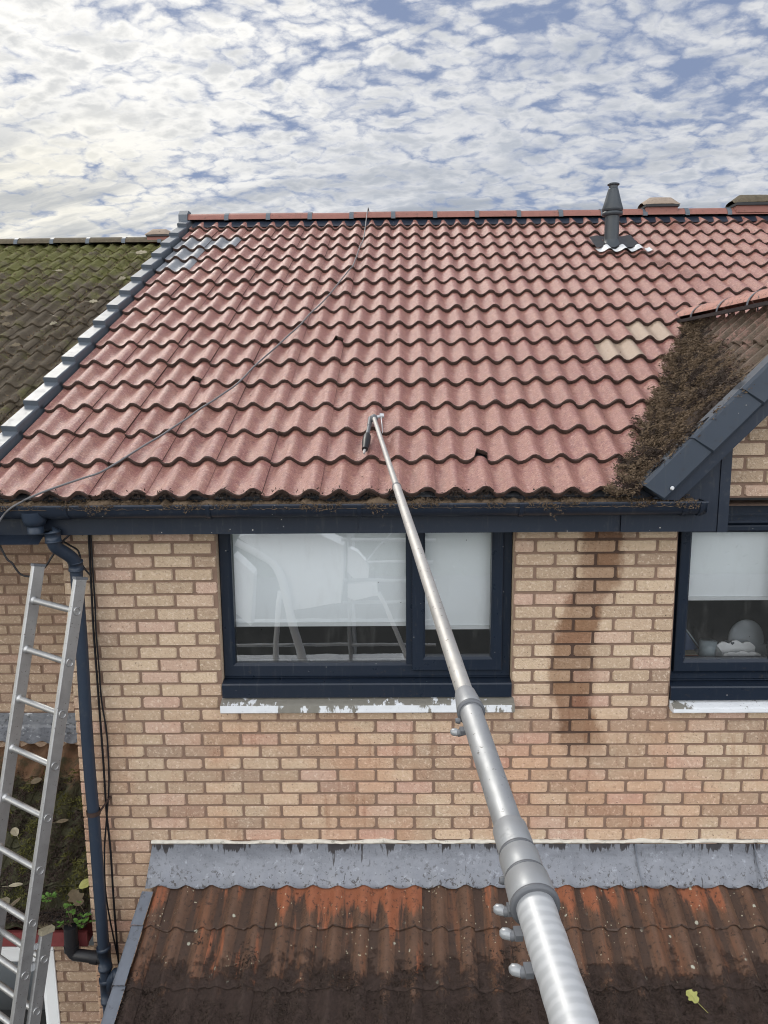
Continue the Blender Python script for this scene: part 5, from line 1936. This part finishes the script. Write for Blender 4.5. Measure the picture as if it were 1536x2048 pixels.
# ================================================================== CABLES
cab = [(1470, 78), (1467, 110), (1455, 150), (1440, 185), (1430, 215), (1412, 262), (1400, 275), (1360, 325), (1320, 375), (1280, 418), (1240, 455), (1200, 500), (1150, 545), (1100, 592), (1050, 635), (1010, 672), (980, 705), (940, 742), (900, 770), (850, 804), (800, 835), (750, 872), (700, 905), (640, 945), (590, 974), (540, 1005), (470, 1050), (400, 1090), (340, 1110), (280, 1130), (180, 1165), (110, 1195)]
pts = []
for (qx, qy) in cab:
    pts.append(roof_px(qx/2.0, 400+qy/2.0, TILE_TOP+0.008))
pts[0] = Vector((pts[1].x+0.01, RID.y-0.02, RZ+0.085))
pts[1] = Vector((pts[1].x, RID.y-0.09, RZ+0.055))
pts.insert(0, Vector((pts[0].x+0.02, RID.y+0.25, RZ-0.05)))
pts += [aty(45, 1003, GY-0.075), aty(22, 1016, GY-0.075), aty(6, 1032, GY-0.07), aty(-8, 1056, GY-0.06), aty(-16, 1090, -0.2)]
mb = MB()
mb.tube(catmull(pts, 5), 0.0055, 8)
tag(mb.build('cable', M['grey_cable'], None, (-1.0, 0.5, 5.2)), 'thin grey cable lying slantwise across the pink roof tiles', 'cable')
mb = MB()
lp = [(-30, 1060), (-8, 1082), (2, 1096), (14, 1118), (24, 1126), (32, 1138), (42, 1149), (58, 1153), (72, 1150), (90, 1134), (104, 1113), (116, 1094), (130, 1078), (150, 1061)]
mb.tube(catmull([aty(a, b_, -0.26+0.08*max(0, (a-60)/90)) for a, b_ in lp], 5), 0.0055, 8)
tag(mb.build('cable', M['black_cable'], None, tuple(aty(60, 1150, -0.26))), 'black cable hanging in a loop at the top of the ladder', 'cable')
mb = MB()
lp = [(66, 1066), (84, 1071), (104, 1076), (124, 1082), (142, 1092), (155, 1100), (160, 1112), (162, 1125), (170, 1138), (182, 1152)]
mb.tube(catmull([aty(a, b_, -0.055) for a, b_ in lp], 5), 0.0055, 8)
tag(mb.build('cable', M['black_cable'], None, tuple(aty(120, 1082, -0.055))), 'short black cable passing behind the bend of the downpipe', 'cable')
for k, lp in enumerate(([(177, 1060), (180, 1120), (184, 1200), (187, 1260), (193, 1340), (199, 1420), (205, 1500), (209, 1560), (213, 1625), (221, 1700), (226, 1780), (231, 1850), (238, 1936)],
                        [(181, 1060), (185, 1130), (190, 1210), (192, 1262), (198, 1335), (203, 1400), (212, 1455), (216, 1500), (218, 1570), (213, 1640), (209, 1700), (211, 1780), (222, 1850), (241, 1940)])):
    mb = MB()
    mb.tube(catmull([aty(a, b_, -0.018-0.006*k) for a, b_ in lp], 5), 0.0065-0.0015*k, 8)
    tag(mb.build('cable', M['black_cable'], None, tuple(aty(200, 1940, -0.02))),
        ('thicker black cable running straight down the brick beside the downpipe', 'thinner black cable sagging down the brick next to a thicker one')[k], 'cable')

# ================================================================== LADDER
rt = aty(160, 1158, -0.57)
rb = aty(33, 2048, -1.00)
up_l = (rt-rb).normalized()
dr_ = Vector((0.85, -0.53, 0)).normalized()
dr_ = (dr_-up_l*dr_.dot(up_l)).normalized()
nl_ = up_l.cross(dr_).normalized()
if nl_.y < 0:
    nl_ = -nl_                     # towards the wall
foot = rt - up_l*(rt.z/up_l.z)
LW = 0.345
lad = thing('ladder', 'aluminium extension ladder leaning at the corner by the downpipe', 'ladder', tuple(foot-dr_*LW/2))
def stile(a, b_, wx=0.0125, wy=0.034):
    mb = MB()
    d = (b_-a).normalized()
    n = 8
    # box section with rounded arrises
    c = 0.005
    prof = [(-wx+c, -wy), (wx-c, -wy), (wx, -wy+c), (wx, wy-c), (wx-c, wy), (-wx+c, wy), (-wx, wy-c), (-wx, -wy+c)]
    vs = [P_ + dr_*p + nl_*q for P_ in (a, b_) for p, q in prof]
    fs = [(i, (i+1) % 8, 8+(i+1) % 8, 8+i) for i in range(8)]
    mb.add(vs, fs)
    mb.add(vs[:8], [tuple(range(7, -1, -1))])
    mb.add(vs[8:], [tuple(range(8))])
    return mb
Lr, Ll = rt, rt-dr_*LW
LT = aty(78, 1148, Ll.y)
Ll = Ll + up_l*0.02
low_off = nl_*0.078 + dr_*0.004
start = rt - up_l*2.55
p_low_r = None
for (nm, topp) in (('r', Lr), ('l', Ll)):
    side = 1 if nm == 'r' else -1
    st = stile(topp-up_l*2.75, topp).build('stile', M['ladder_alu'], lad)
    mb = MB()
    mb.obox(topp+up_l*0.004, dr_*0.0135, nl_*0.035, up_l*0.006)
    mb.build('end_cap', M['lance_ring'], st)
pr0 = aty(72, 1874, (rt-up_l*2.0).y+0.05)
tlow = (pr0-rt).dot(up_l)
for side in (0, 1):
    base = rt - dr_*LW*side + up_l*tlow + low_off + dr_*(0.018 if side == 0 else -0.018)
    length = (rt.z/up_l.z)+tlow
    st = stile(base-up_l*(length-0.02), base).build('stile', M['ladder_alu'], lad)
    mb = MB()
    mb.obox(base+up_l*0.006, dr_*0.0145, nl_*0.036, up_l*0.012)
    mb.build('end_cap', M['leaf_dry'], st)
    mb = MB()
    mb.obox(base-up_l*(length-0.03), dr_*0.020, nl_*0.045, up_l*0.03)
    mb.build('rubber_foot', M['rubber'], st)
# rungs: flared round tubes swaged through the stiles
r0 = None
for i in range(11):
    c_ = rt - up_l*(0.158+0.252*i)
    if i*0.252+0.158 > 2.74:
        break
    mb = MB()
    a, b_ = c_-dr_*LW, c_
    mb.tube([a-dr_*0.010, b_+dr_*0.010], 0.0155, 14, 0)
    for q, s_ in ((a, 1), (b_, -1)):
        mb.tube([q+dr_*s_*0.013, q+dr_*s_*0.017, q+dr_*s_*0.022], [0.024, 0.021, 0.0155], 14, 0, False)
    # swaged D-shaped end showing outside the stile
    e = b_+dr_*0.0125
    ring = []
    for k in range(15):
        an = 2*math.pi*k/14
        rr = 0.017*(1.0+0.28*max(0, math.cos(an-2.2))**3)
        ring.append(e+dr_*0.0022+(nl_*math.cos(an)+up_l*math.sin(an))*rr)
    mb.tube(ring, 0.0027, 6, 0, False)
    mb.build('rung', M['ladder_alu'], lad)
for i in range(9):
    c_ = rt + up_l*(tlow-0.13-0.252*i) + low_off
    if c_.z < 0.15:
        break
    mb = MB()
    mb.tube([c_-dr_*(LW+0.026), c_+dr_*0.026], 0.0155, 12, 0)
    e = c_+dr_*0.0305
    ring = []
    for k in range(15):
        an = 2*math.pi*k/14
        rr = 0.017*(1.0+0.28*max(0, math.cos(an-2.2))**3)
        ring.append(e+dr_*0.0022+(nl_*math.cos(an)+up_l*math.sin(an))*rr)
    mb.tube(ring, 0.0027, 6, 0, False)
    mb.build('rung', M['ladder_alu'], lad)
# guide hook holding the two sections together
hk = rt + up_l*(tlow-0.06)
for dd_, hh_ in ((0.0, 0.012), (0.10, 0.016)):
    mb = MB()
    mb.obox(hk-up_l*dd_+nl_*0.044+dr_*0.012, dr_*0.006, nl_*0.016, up_l*hh_)
    mb.build('guide_bracket', M['galvanised'], lad)

# ================================================================== TELESCOPIC LANCE
def lz(py):
    return 1.0/(0.2225+0.00101*(py-835))
tipP = atd(748, 836, lz(836))
endP = atd(1148, 2048, lz(2048))
ld = (endP-tipP).normalized()
def lan(px, py):
    """nearest point on the straight lance axis to that view ray"""
    d = ray(px, py).normalized()
    w0 = tipP-CAM
    b_ = ld.dot(d)
    t = (b_*d.dot(w0)-ld.dot(w0))/(1-b_*b_)
    return t
t2048 = (endP-tipP).length
tA = lan(790, 975)
tB = lan(938, 1402)
tC = lan(1030, 1700)
tD = lan(1062, 1790)
lpt = lambda t: tipP+ld*t
lance = thing('telescopic_lance', 'long telescopic metal washing lance reaching from the foreground up to the roof', 'lance', tuple(endP+ld*0.5))
mb = MB()
mb.tube([lpt(0), lpt(tA+0.05)], 0.0112, 20, 0)
s4 = mb.build('tube_section', M['lance_tip_alu'], lance)
mb = MB()
mb.tube([lpt(tA), lpt(tB+0.05)], 0.0147, 24, 0)
s3 = mb.build('tube_section', M['lance_tip_alu'], lance)
mb = MB()
mb.tube([lpt(tB), lpt(tC+0.05)], 0.0180, 28, 0)
s2 = mb.build('tube_section', M['lance_alu'], lance)
gm_ = G(M['lance_ribbed'].node_tree)
bs_ = M['lance_ribbed'].node_tree.nodes['Principled BSDF']
Pp = gm_.pos()
axd = gm_.vm('DOT_PRODUCT', Pp, tuple(ld))
bandn = gm_.m('SINE', gm_.m('ADD', gm_.m('MULTIPLY', axd, 480.0), gm_.m('MULTIPLY', gm_.noise(Pp, 28, 4, 0.6), 5.0)))
bandn = gm_.step(gm_.m('ADD', bandn, gm_.m('MULTIPLY', gm_.m('SUBTRACT', gm_.noise(Pp, 40, 5, 0.65), 0.5), 3.0)), -0.7, 0.9)
gm_.put(bs_.inputs['Base Color'], gm_.mix(bandn, (0.36, 0.37, 0.38), (0.415, 0.425, 0.435)))
gm_.put(bs_.inputs['Roughness'], gm_.m('ADD', 0.46, gm_.m('MULTIPLY', bandn, 0.06)))
gm_.put(bs_.inputs['Normal'], gm_.bump(bandn, 0.05, 0.002))
mb = MB()
nrib = 230
Lr_ = 1.05
pp, rr = [], []
for i in range(nrib+1):
    t = tD-0.01+Lr_*i/nrib
    pp.append(lpt(t))
    rr.append(0.0212+0.00022*math.sin(i*0.9)+0.00018*math.sin(i*0.37+1))
mb.tube(pp, rr, 36, 0)
s1 = mb.build('tube_section', M['lance_ribbed'], lance)
mb = MB()
mb.tube([lpt(tA-0.018), lpt(tA-0.010), lpt(tA+0.004), lpt(tA+0.008)], [0.0115, 0.0158, 0.0168, 0.0150], 20)
mb.build('joint_ring', M['lance_ring'], lance)
# view-independent side vector of the clamps: levers stick out to the left and down
sidev = ld.cross(Vector((0, 0, 1))).normalized()
if sidev.x > 0:
    sidev = -sidev
lowv = ld.cross(sidev).normalized()
if lowv.z > 0:
    lowv = -lowv
def clampset(t0, t1, ra, rb, levers):
    mb = MB()
    L = t1-t0
    mb.tube([lpt(t0), lpt(t0+L*0.06), lpt(t0+L*0.80), lpt(t0+L*0.97), lpt(t1)], [ra+0.001, ra*1.18, rb, rb, rb*0.97], 30, 0)
    cl = mb.build('clamp', M['lance_collar'], lance)
    mb = MB()
    mb.tube([lpt(t1-L*0.07), lpt(t1-L*0.06), lpt(t1+0.002), lpt(t1+0.003)], [rb, rb+0.0010, rb+0.0010, rb*0.93], 30)
    mb.build('clamp_ring', M['lance_ring'], cl)
    for (tt, kind) in levers:
        mb = MB()
        c_ = lpt(tt)
        a = c_ + sidev*(rb*0.86)+lowv*rb*0.45
        if kind == 'knob':
            mb.tube([a, a+sidev*0.004, a+sidev*0.0075], [0.0048, 0.0048, 0.0036], 12, 1)
        else:
            # pivot lug and a folded lever with a rounded pale end
            mb.obox(a+sidev*0.001, sidev*0.004, lowv*0.0035, ld*0.007, 1)
            t_a, t_b = a-sidev*0.002+lowv*0.003, a+sidev*0.0155+lowv*0.006-ld*0.008
            mb.tube([t_a, t_a*0.5+t_b*0.5+lowv*0.0015], [0.0042, 0.0058], 12, 1)
            mb.tube([t_a*0.5+t_b*0.5+lowv*0.0015, t_a*0.25+t_b*0.75, t_b, t_b+sidev*0.003], [0.0052, 0.0060, 0.0055, 0.0028], 12, 0)
        mb.build('lever', [M['lever_pale'], M['lance_ring']], cl)
clampset(lan(931, 1387), lan(942, 1424), 0.0148, 0.0215, [(lan(936, 1432), 'knob'), (lan(943, 1452), 'lever')])
clampset(lan(1022, 1655), lan(1035, 1712), 0.0181, 0.0218, [])
clampset(lan(1035, 1713), lan(1050, 1758), 0.0200, 0.0232, [(lan(1043, 1745), 'knob')])
clampset(lan(1050, 1759), lan(1068, 1812), 0.0215, 0.0262, [(lan(1062, 1800), 'lever'), (lan(1070, 1850), 'lever'), (lan(1085, 1925), 'lever')])
# gun at the tip: swivel, lance stub and dark nozzle hanging down
mb = MB()
mb.tube([lpt(-0.03), lpt(-0.012), lpt(0.03), lpt(0.035)], [0.016, 0.021, 0.021, 0.012], 18)
mb.build('tip_swivel', M['lance_ring'], lance)
mb = MB()
zt_ = lz(838)
dz_ = lambda py: 4262.0/(py+100.0)-0.045
k1, k2 = atd(741, 838, dz_(838)), atd(762, 832, dz_(832))
mb.tube([k1, k2], 0.010, 12)
mb.tube([k2-Vector((0.006, 0, 0)), k2+Vector((0.018, 0, 0.002))], [0.018, 0.013], 14)
mb.tube([k2, atd(764, 850, dz_(850)), atd(765, 866, dz_(866))], [0.004, 0.0035, 0.002], 8)
mb.build('tip_bolt', M['galvanised'], lance)
mb = MB()
n0, n1, n2, n3, n4 = [atd(a, b_, dz_(b_)) for a, b_ in ((741, 836), (738.5, 852), (735, 868), (731, 893), (728, 907))]
mb.tube([n0, n1], [0.014, 0.013], 14, 1)
mb.tube([n1, n2], [0.011, 0.012], 14, 1)
mb.tube([n2, n2*0.8+n3*0.2, n2*0.3+n3*0.7, n3, n3*0.6+n4*0.4], [0.012, 0.022, 0.0235, 0.019, 0.017], 18, 0)
mb.tube([n3*0.5+n4*0.5, n4], [0.008, 0.006], 10, 2)
mb.build('nozzle', [M['black_plastic'], M['lance_ring'], M['lance_tip_alu']], lance)

# ================================================================== THINGS ON THE RIGHT WINDOW'S INNER SILL
yi = 0.19
zi = aty(1440, 1321, yi).z
def xi(px, y=yi):
    return aty(px, 1310, y).x
# white box with a scalloped back and a heart cut-out
bx = thing('letter_box', 'white wooden letter box with scalloped edge and heart cut-out', 'box', (xi(1470), yi, zi))
def scallop(x0, x1, zb, zlo, amp_, y0, y1, n=40, lobes=3):
    mb = MB()
    prof = [(x0, zb)]
    prof2 = []
    for k in range(n+1):
        f = k/n
        prof2.append((x0+(x1-x0)*f, zlo+amp_*(0.55*math.sin(math.pi*f)+0.45*abs(math.sin(math.pi*lobes*f)))))
    pr_ = [(x1, zb), (x0, zb)]
    mb.prism([(x0, zb), (x1, zb)] + prof2[::-1], 'y', y0, y1)
    return mb
zc_ = lambda py, y: aty(1470, py, y).z
scallop(xi(1436), xi(1436)+0.24, zi, zc_(1293, yi+0.05), zc_(1280, yi+0.05)-zc_(1293, yi+0.05), yi+0.045, yi+0.055).build('back_panel', M['box_white'], bx)
scallop(xi(1444), xi(1444)+0.22, zi, zc_(1307, yi), zc_(1300, yi)-zc_(1307, yi), yi-0.02, yi-0.010).build('front_panel', M['box_white'], bx)
mb = MB()
mb.add([(xi(1444), yi-0.012, zi), (xi(1436), yi+0.05, zi), (xi(1436), yi+0.05, zc_(1292, yi)), (xi(1444), yi-0.012, zc_(1306, yi))], [(0, 1, 2, 3), (3, 2, 1, 0)])
mb.build('side_panel', M['box_white'], bx)
mb = MB()
hc = aty(1465.5, 1287, yi+0.040)
hp = []
for k in range(24):
    t = 2*math.pi*k/24
    hp.append((hc.x+0.0007*16*math.sin(t)**3, hc.z+0.0007*(13*math.cos(t)-5*math.cos(2*t)-2*math.cos(3*t)-math.cos(4*t))))
mb.prism(hp, 'y', yi+0.0425, yi+0.0448)
mb.build('heart_hole', M['heart_dark'], bx)
# pale domed cushion behind the box
mb = MB()
cx_ = xi(1492, yi+0.13)
def dome(u, v):
    an = 2*math.pi*u
    ph = math.pi/2*v
    return Vector((cx_+0.11*math.cos(an)*math.cos(ph), yi+0.15+0.05*math.sin(an)*math.cos(ph), zi+0.05+0.155*math.sin(ph)**0.8))
mb.grid(dome, 24, 10, 0, True)
mb.box(cx_-0.11, cx_+0.11, yi+0.11, yi+0.19, zi, zi+0.06)
tag(mb.build('cushion', M['cushion_grey'], None, (cx_, yi+0.15, zi)), 'pale rounded cushion behind the white box in the right window', 'cushion')
# grey tapering vase
mb = MB()
vx_ = xi(1417)
mb.tube([(vx_, yi+0.02, zi), (vx_, yi+0.02, zi+0.06), (vx_, yi+0.02, zi+0.115), (vx_, yi+0.02, zi+0.118), (vx_, yi+0.02, zi+0.10)], [0.048, 0.045, 0.052, 0.048, 0.044], 24)
tag(mb.build('vase', M['vase_grey'], None, (vx_, yi+0.02, zi)), 'translucent grey pot in the right window, left of the white box', 'pot')
mb = MB()
mb.box(xi(1366), xi(1397), yi, yi+0.10, zi, zi+0.035)
mb.box(xi(1366)+0.003, xi(1397)-0.003, yi+0.003, yi+0.097, zi+0.035, zi+0.039, 1)
tag(mb.build('wooden_box', [M['box_brown'], M['leaf_dry']], None, (xi(1380), yi+0.05, zi)), 'small reddish brown box in the left corner of the right window', 'box')
mb = MB()
b0 = Vector((xi(1366), yi+0.06, zi+0.042))
mb.add([b0, b0+Vector((0.12, 0.02, 0)), b0+Vector((0.01, 0.06, 0.17)), b0+Vector((0.0, 0.07, 0.0)), b0+Vector((0.10, 0.08, 0.0))], [(0, 1, 2), (3, 2, 4), (0, 2, 3), (1, 4, 2), (0, 3, 4, 1)])
mb.tube([b0+Vector((0.012, 0.055, 0.168)), b0+Vector((0.135, 0.02, 0.004))], 0.005, 6, 1)
tag(mb.build('book', [M['book_blue'], M['vase_grey']], None, tuple(b0)), 'dark blue folded card standing on the small brown box', 'card')

# ================================================================== LEAVES AND WEEDS
def leaf_mesh(P0, ax, ay, nn, L, W_, mat, name, label, r, stem=0.5, lobed=False, group=None):
    mb = MB()
    ax, ay, nn = Vector(ax), Vector(ay), Vector(nn)
    n = 10
    left, right, mid = [], [], []
    curl = r.uniform(0.1, 0.35)
    for k in range(n+1):
        f = k/n
        wd = W_*0.5*math.sin(math.pi*min(1, f*0.93+0.05))**0.7
        if lobed:
            wd *= 1+0.28*math.sin(f*17)
        c_ = P0 + ax*(L*(f-0.5)) + nn*(0.10*L*math.sin(f*3)*curl)
        mid.append(c_)
        left.append(c_+ay*wd+nn*wd*curl)
        right.append(c_-ay*wd+nn*wd*curl*r.uniform(0.4, 1.0))
    vs = left+mid+right
    m1 = n+1
    fs = [(k, k+1, m1+k+1, m1+k) for k in range(n)]+[(m1+k, m1+k+1, 2*m1+k+1, 2*m1+k) for k in range(n)]
    mb.add(vs, fs, 0, True, r.random())
    mb.tube([mid[0]-ax*L*stem+nn*L*0.05, mid[0]-ax*L*stem*0.5+nn*0.02*L, mid[0], mid[5]+nn*0.002, mid[9]+nn*0.001], [0.0013, 0.0015, 0.0016, 0.0012, 0.0006], 5, 0, False)
    o = mb.build(name, mat, None, tuple(P0))
    tag(o, label, 'leaf', group)
    return o
lr = random.Random(77)
def low_pt(px, py, n=0.075):
    return onplane(px, py, PN+EN*n, EN)
def frame_of(ang):
    ex = Vector((1, 0, 0))
    return ex*math.cos(ang)+ES*math.sin(ang), ex*-math.sin(ang)+ES*math.cos(ang)
def put_leaf(P0, ang, L, W_, mat, label, lobed=False, n=None, stem=0.5, group=None, tilt=0.0):
    ax, ay = frame_of(ang)
    nn = (n or EN)
    leaf_mesh(Vector(P0), ax, (ay+nn*tilt).normalized(), nn, L, W_, mat, 'leaf', label, lr, stem, lobed, group)
p_ = onplane(1384, 1993, PO+EN*0.065, EN)
put_leaf(p_, 2.2, 0.070, 0.060, M['leaf_yellow'], 'yellow green leaf lying alone on the dark porch tiles', True, stem=0.9)
put_leaf(low_pt(77, 1784), 1.3, 0.070, 0.055, M['leaf_dry'], 'pale yellow round leaf on the moss beside the ladder stile')
put_leaf(low_pt(152, 1795, 0.11), 2.3, 0.13, 0.085, M['leaf_brown'], 'large brown veined leaf with a long stalk above the low gutter', True, stem=0.9, tilt=0.35)
put_leaf(low_pt(172, 1768, 0.10), 0.6, 0.085, 0.06, M['leaf_yellow'], 'yellowing leaf above the large brown leaf, by the brick corner')
put_leaf(low_pt(86, 1842, 0.10), 2.0, 0.10, 0.075, M['leaf_brown'], 'grey brown curled leaf hanging over the low red fascia', True, tilt=0.3)
put_leaf(low_pt(30, 1664), 2.3, 0.075, 0.052, M['leaf_dry'], 'dry pale leaf between the ladder stiles, halfway down the moss')
put_leaf(low_pt(32, 1770), 0.15, 0.085, 0.026, M['leaf_dry'], 'narrow dry leaf on the moss left of the ladder stile')
put_leaf(low_pt(30, 1805), 0.9, 0.080, 0.024, M['leaf_brown'], 'slim brown leaf just above the lowest visible gap between rungs')
put_leaf(low_pt(73, 1562), 0.4, 0.075, 0.05, M['leaf_brown'], 'curled brown leaf near the top of the low mossy roof')
put_leaf(low_pt(125, 1642), 0.2, 0.08, 0.03, M['leaf_brown'], 'crumpled brown leaf in the dark moss near the downpipe')
# leaves on the neighbour's high roof
def hi_pt(px, py):
    return onplane(px, py, O_N+EN*0.085, EN)
for (px, py, a, L, W_, lab) in ((14, 629, 0.2, 0.19, 0.08, 'largest pale dead leaf at the left edge of the mossy roof'),
                              (45, 608, 2.5, 0.17, 0.07, 'pale dead leaf upper left on the mossy roof'),
                              (102, 630, 2.6, 0.16, 0.08, 'twisted dead leaf in the middle of the mossy roof'),
                              (107, 647, 0.9, 0.13, 0.05, 'small bright leaf below the twisted leaf on the mossy roof'),
                              (131, 652, 0.2, 0.10, 0.04, 'tiny dry leaf right of the bright one on the mossy roof'),
                              (245, 557, 0.8, 0.13, 0.07, 'buff leaf close to the verge near the top of the mossy roof'),
                              (187, 603, 0.1, 0.14, 0.06, 'flat dead leaf near the middle of the verge on the mossy roof'),
                              (283, 505, 0.2, 0.22, 0.08, 'greenish clump of dead leaf under the neighbouring ridge'),
                              (12, 648, 0.5, 0.12, 0.06, 'lowest dead leaf at the left edge of the mossy roof'),
                              (118, 541, 0.1, 0.13, 0.035, 'thin pale leaf high on the green part of the mossy roof'),
                              (32, 690, 0.3, 0.13, 0.06, 'ragged dead leaf low on the left of the mossy roof')):
    put_leaf(hi_pt(px, py), a, L*0.58, W_*0.6, M['leaf_dry'] if px > 100 and py < 650 else M['leaf_brown'], lab, True, tilt=0.6)
# weeds in the low gutter
def weed(P0, r, name, label, hgt, nlv, mats, spread):
    mb = MB()
    P0 = Vector(P0)
    for k in range(nlv):
        an = r.uniform(0, 6.28)
        hh = hgt*r.uniform(0.35, 1.0)
        tip = P0 + Vector((math.cos(an)*spread*r.uniform(0.2, 1), math.sin(an)*spread*0.6, hh))
        mid = (P0+tip)/2+Vector((0, 0, hh*0.12))
        mb.tube([P0, mid, tip], [0.0014, 0.0012, 0.0008], 5, 0, False)
        for q in range(r.choice((2, 3, 3, 4))):
            a2 = r.uniform(0, 6.28)
            d = Vector((math.cos(a2), math.sin(a2)*0.8, r.uniform(-0.1, 0.5))).normalized()
            s = d.cross(Vector((0, 0, 1))).normalized()
            L = r.uniform(0.014, 0.026)
            W_ = L*0.42
            nn = s.cross(d)
            base = tip
            pts_ = [base, base+d*L*0.3+s*W_*0.8, base+d*L*0.7+s*W_, base+d*L*1.1+nn*L*0.1, base+d*L*0.7-s*W_, base+d*L*0.3-s*W_*0.8]
            mb.add(pts_, [(0, 1, 2, 3), (0, 3, 4, 5)], 1, False, r.random())
    o = mb.build(name, mats, None, tuple(P0))
    tag(o, label, 'plant')
wm = [M['leaf_brown'], M['leaf_green']]
pg = lambda px, py: aty(px, py, gy_-0.02)
weed(pg(126, 1858), lr, 'weed', 'small weed left of the outlet in the low black gutter', 0.07, 9, wm, 0.05)
weed(pg(166, 1852), lr, 'weed', 'leafy green weed growing right of the outlet in the low gutter', 0.09, 16, wm, 0.075)
weed(low_pt(100, 1806, 0.07), lr, 'weed', 'bright green seedling on the moss above the low gutter', 0.05, 9, wm, 0.045)
weed(pg(143, 1846), lr, 'weed', 'thin stalks of weed standing in the mouth of the outlet', 0.16, 8, wm, 0.06)
# earth and litter in the low gutter
mb = MB()
samples = []
for _ in range(2600):
    x = lr.uniform(-3.4, XL-0.05)
    samples.append((Vector((x, gy_+lr.uniform(-0.05, 0.07), zg_-0.012+0.03*lr.random())), Vector((0, 0, 1))))
flakes(mb, samples, 0.011, lr, 2, 0, 0.7, 1.7)
tag(mb.build('moss', [M['moss_dark']], None, (-2.4, gy_, zg_)), 'dark leaf litter filling the low black gutter on the left', 'moss', kind='stuff')

# ================================================================== BEHIND THE VIEWER (seen only in the window panes)
YM = YW+0.03                    # glass plane that does the mirroring
def mir(qx, qy, yo):
    """the place at depth yo behind the viewer that a window pixel mirrors (zoom coordinates of the window)"""
    p = aty(420+qx/2.44, 1030+qy/2.44, 2*YM-yo)
    return Vector((p.x, yo, p.z))
lift = thing('mirrored_platform', 'white slabs and curved arms behind the viewer, shaped to mirror as a lift basket in the left window', 'platform', (-1.5, -6.4, 0.0))
def slab(pts, yo, th, name, mat, par):  # flat outlines shaped to give the white reflection in the left pane
    mb = MB()
    q = [mir(a, b_, yo) for a, b_ in pts]
    mb.prism([(p.x, p.z) for p in q], 'y', yo-th, yo)
    return mb.build(name, M[mat], par)
slab([(140, 108), (290, 85), (500, 80), (652, 150), (652, 300), (640, 428), (405, 462), (360, 300), (300, 215), (215, 160)], -6.4, 0.5, 'basket', 'van_white', lift)
slab([(120, 195), (215, 285), (200, 540), (130, 480)], -6.35, 0.3, 'side_shell', 'van_white', lift)
slab([(672, 160), (720, 180), (760, 225), (776, 270), (772, 312), (700, 312), (672, 280)], -6.5, 0.2, 'guard_shell', 'van_white', lift)
slab([(672, 338), (815, 335), (820, 395), (705, 415), (672, 400)], -6.5, 0.2, 'guard_shell', 'van_white', lift)
for pts_, ra, rb in (([(130, 130), (230, 185), (310, 240), (355, 320), (378, 420), (400, 520), (428, 620), (455, 720), (500, 1000)], 0.05, 0.07),
                     ([(345, 370), (335, 480), (328, 600), (326, 700), (320, 1000)], 0.035, 0.045), ([(820, 380), (870, 480), (925, 610), (1000, 800)], 0.03, 0.04)):
    mb = MB()
    cc = catmull([mir(a, b_, -6.30) for a, b_ in pts_], 5)
    mb.tube(cc, [ra+(rb-ra)*i/(len(cc)-1) for i in range(len(cc))], 12)
    mb.build('arm', M['van_white'], lift)
mb = MB()
fx_ = mir(300, 900, -6.4)
mb.box(-2.6, 0.2, -7.6, -5.9, 0.35, 1.0)
mb.build('chassis', M['van_white'], lift)
for wx in (-2.2, -0.2):
    for wy in (-7.5, -6.0):
        mb = MB()
        mb.tube([(wx, wy-0.1, 0.33), (wx, wy+0.1, 0.33)], 0.33, 20)
        mb.build('wheel', M['rubber'], lift)
op = thing('house', 'white rendered house across the street, mirrored in the window panes', 'house', (-5.5, -24, 0))
mb = MB()
mb.box(-12, -1.0, -30, -22, 0, 5.0)
mb.prism([(-12.0, 5.0), (-1.0, 5.0), (-6.5, 8.4)], 'y', -30, -22)
mb.build('wall', M['render_white'], op)
mb = MB()
for s_ in (-1, 1):
    mb.add([(-6.5, -30.3, 8.55), (-6.5, -21.7, 8.55), (-6.5+s_*6.0, -21.7, 4.8), (-6.5+s_*6.0, -30.3, 4.8)], [(0, 1, 2, 3)])
mb.build('roof', M['slate'], op)
mb = MB()
for (a, b_) in ((-10.5, -8.5), (-4.8, -2.8)):
    for z_ in (0.9, 3.2):
        mb.box(a, b_, -21.99, -21.9, z_, z_+1.2)
mb.build('window', M['van_glass'], op)
hd = MB()
hpts = []
for _ in range(6000):
    x = rng.uniform(-14, 16)
    hpts.append((Vector((x, -17+rng.uniform(-0.5, 0.5), rng.uniform(0, 2.0))), Vector((0, 0, 1))))
flakes(hd, hpts, 0.09, rng, 1, 0, 0.9, 1.6)
hd.box(-14, 16, -17.4, -16.6, 0, 1.8)
tag(hd.build('hedge', M['hedge_leaf'], None, (0, -17, 0)), 'long dark green hedge along the street behind the viewer', 'hedge')
sf = thing('scaffold_tower', 'galvanised scaffold tower behind the viewer, mirrored in the left window', 'scaffold', (0.5, -7.2, 0))
sxs = [mir(680, 300, -6.6).x, mir(705, 300, -6.6).x+0.9]
for (x, y) in [(sxs[0], -6.6), (sxs[1], -6.6), (sxs[0], -7.8), (sxs[1], -7.8)]:
    mb = MB()
    mb.tube([(x, y, 0), (x, y, 6.6)], 0.030, 10)
    mb.build('standard', M['galvanised'], sf)
for qy in (120, 320, 425, 632):
    for y in (-6.6, -7.8):
        mb = MB()
        z_ = mir(820, qy, -6.6).z
        mb.tube([(sxs[0]-(0.1 if qy < 600 else 2.4), y, z_), (sxs[1]+0.3, y, z_)], 0.026, 10)
        mb.build('ledger', M['galvanised'], sf)
mb = MB()
mb.tube([mir(700, 290, -6.55), mir(890, 80, -6.55)], 0.012, 8)
mb.build('brace', M['galvanised'], sf)
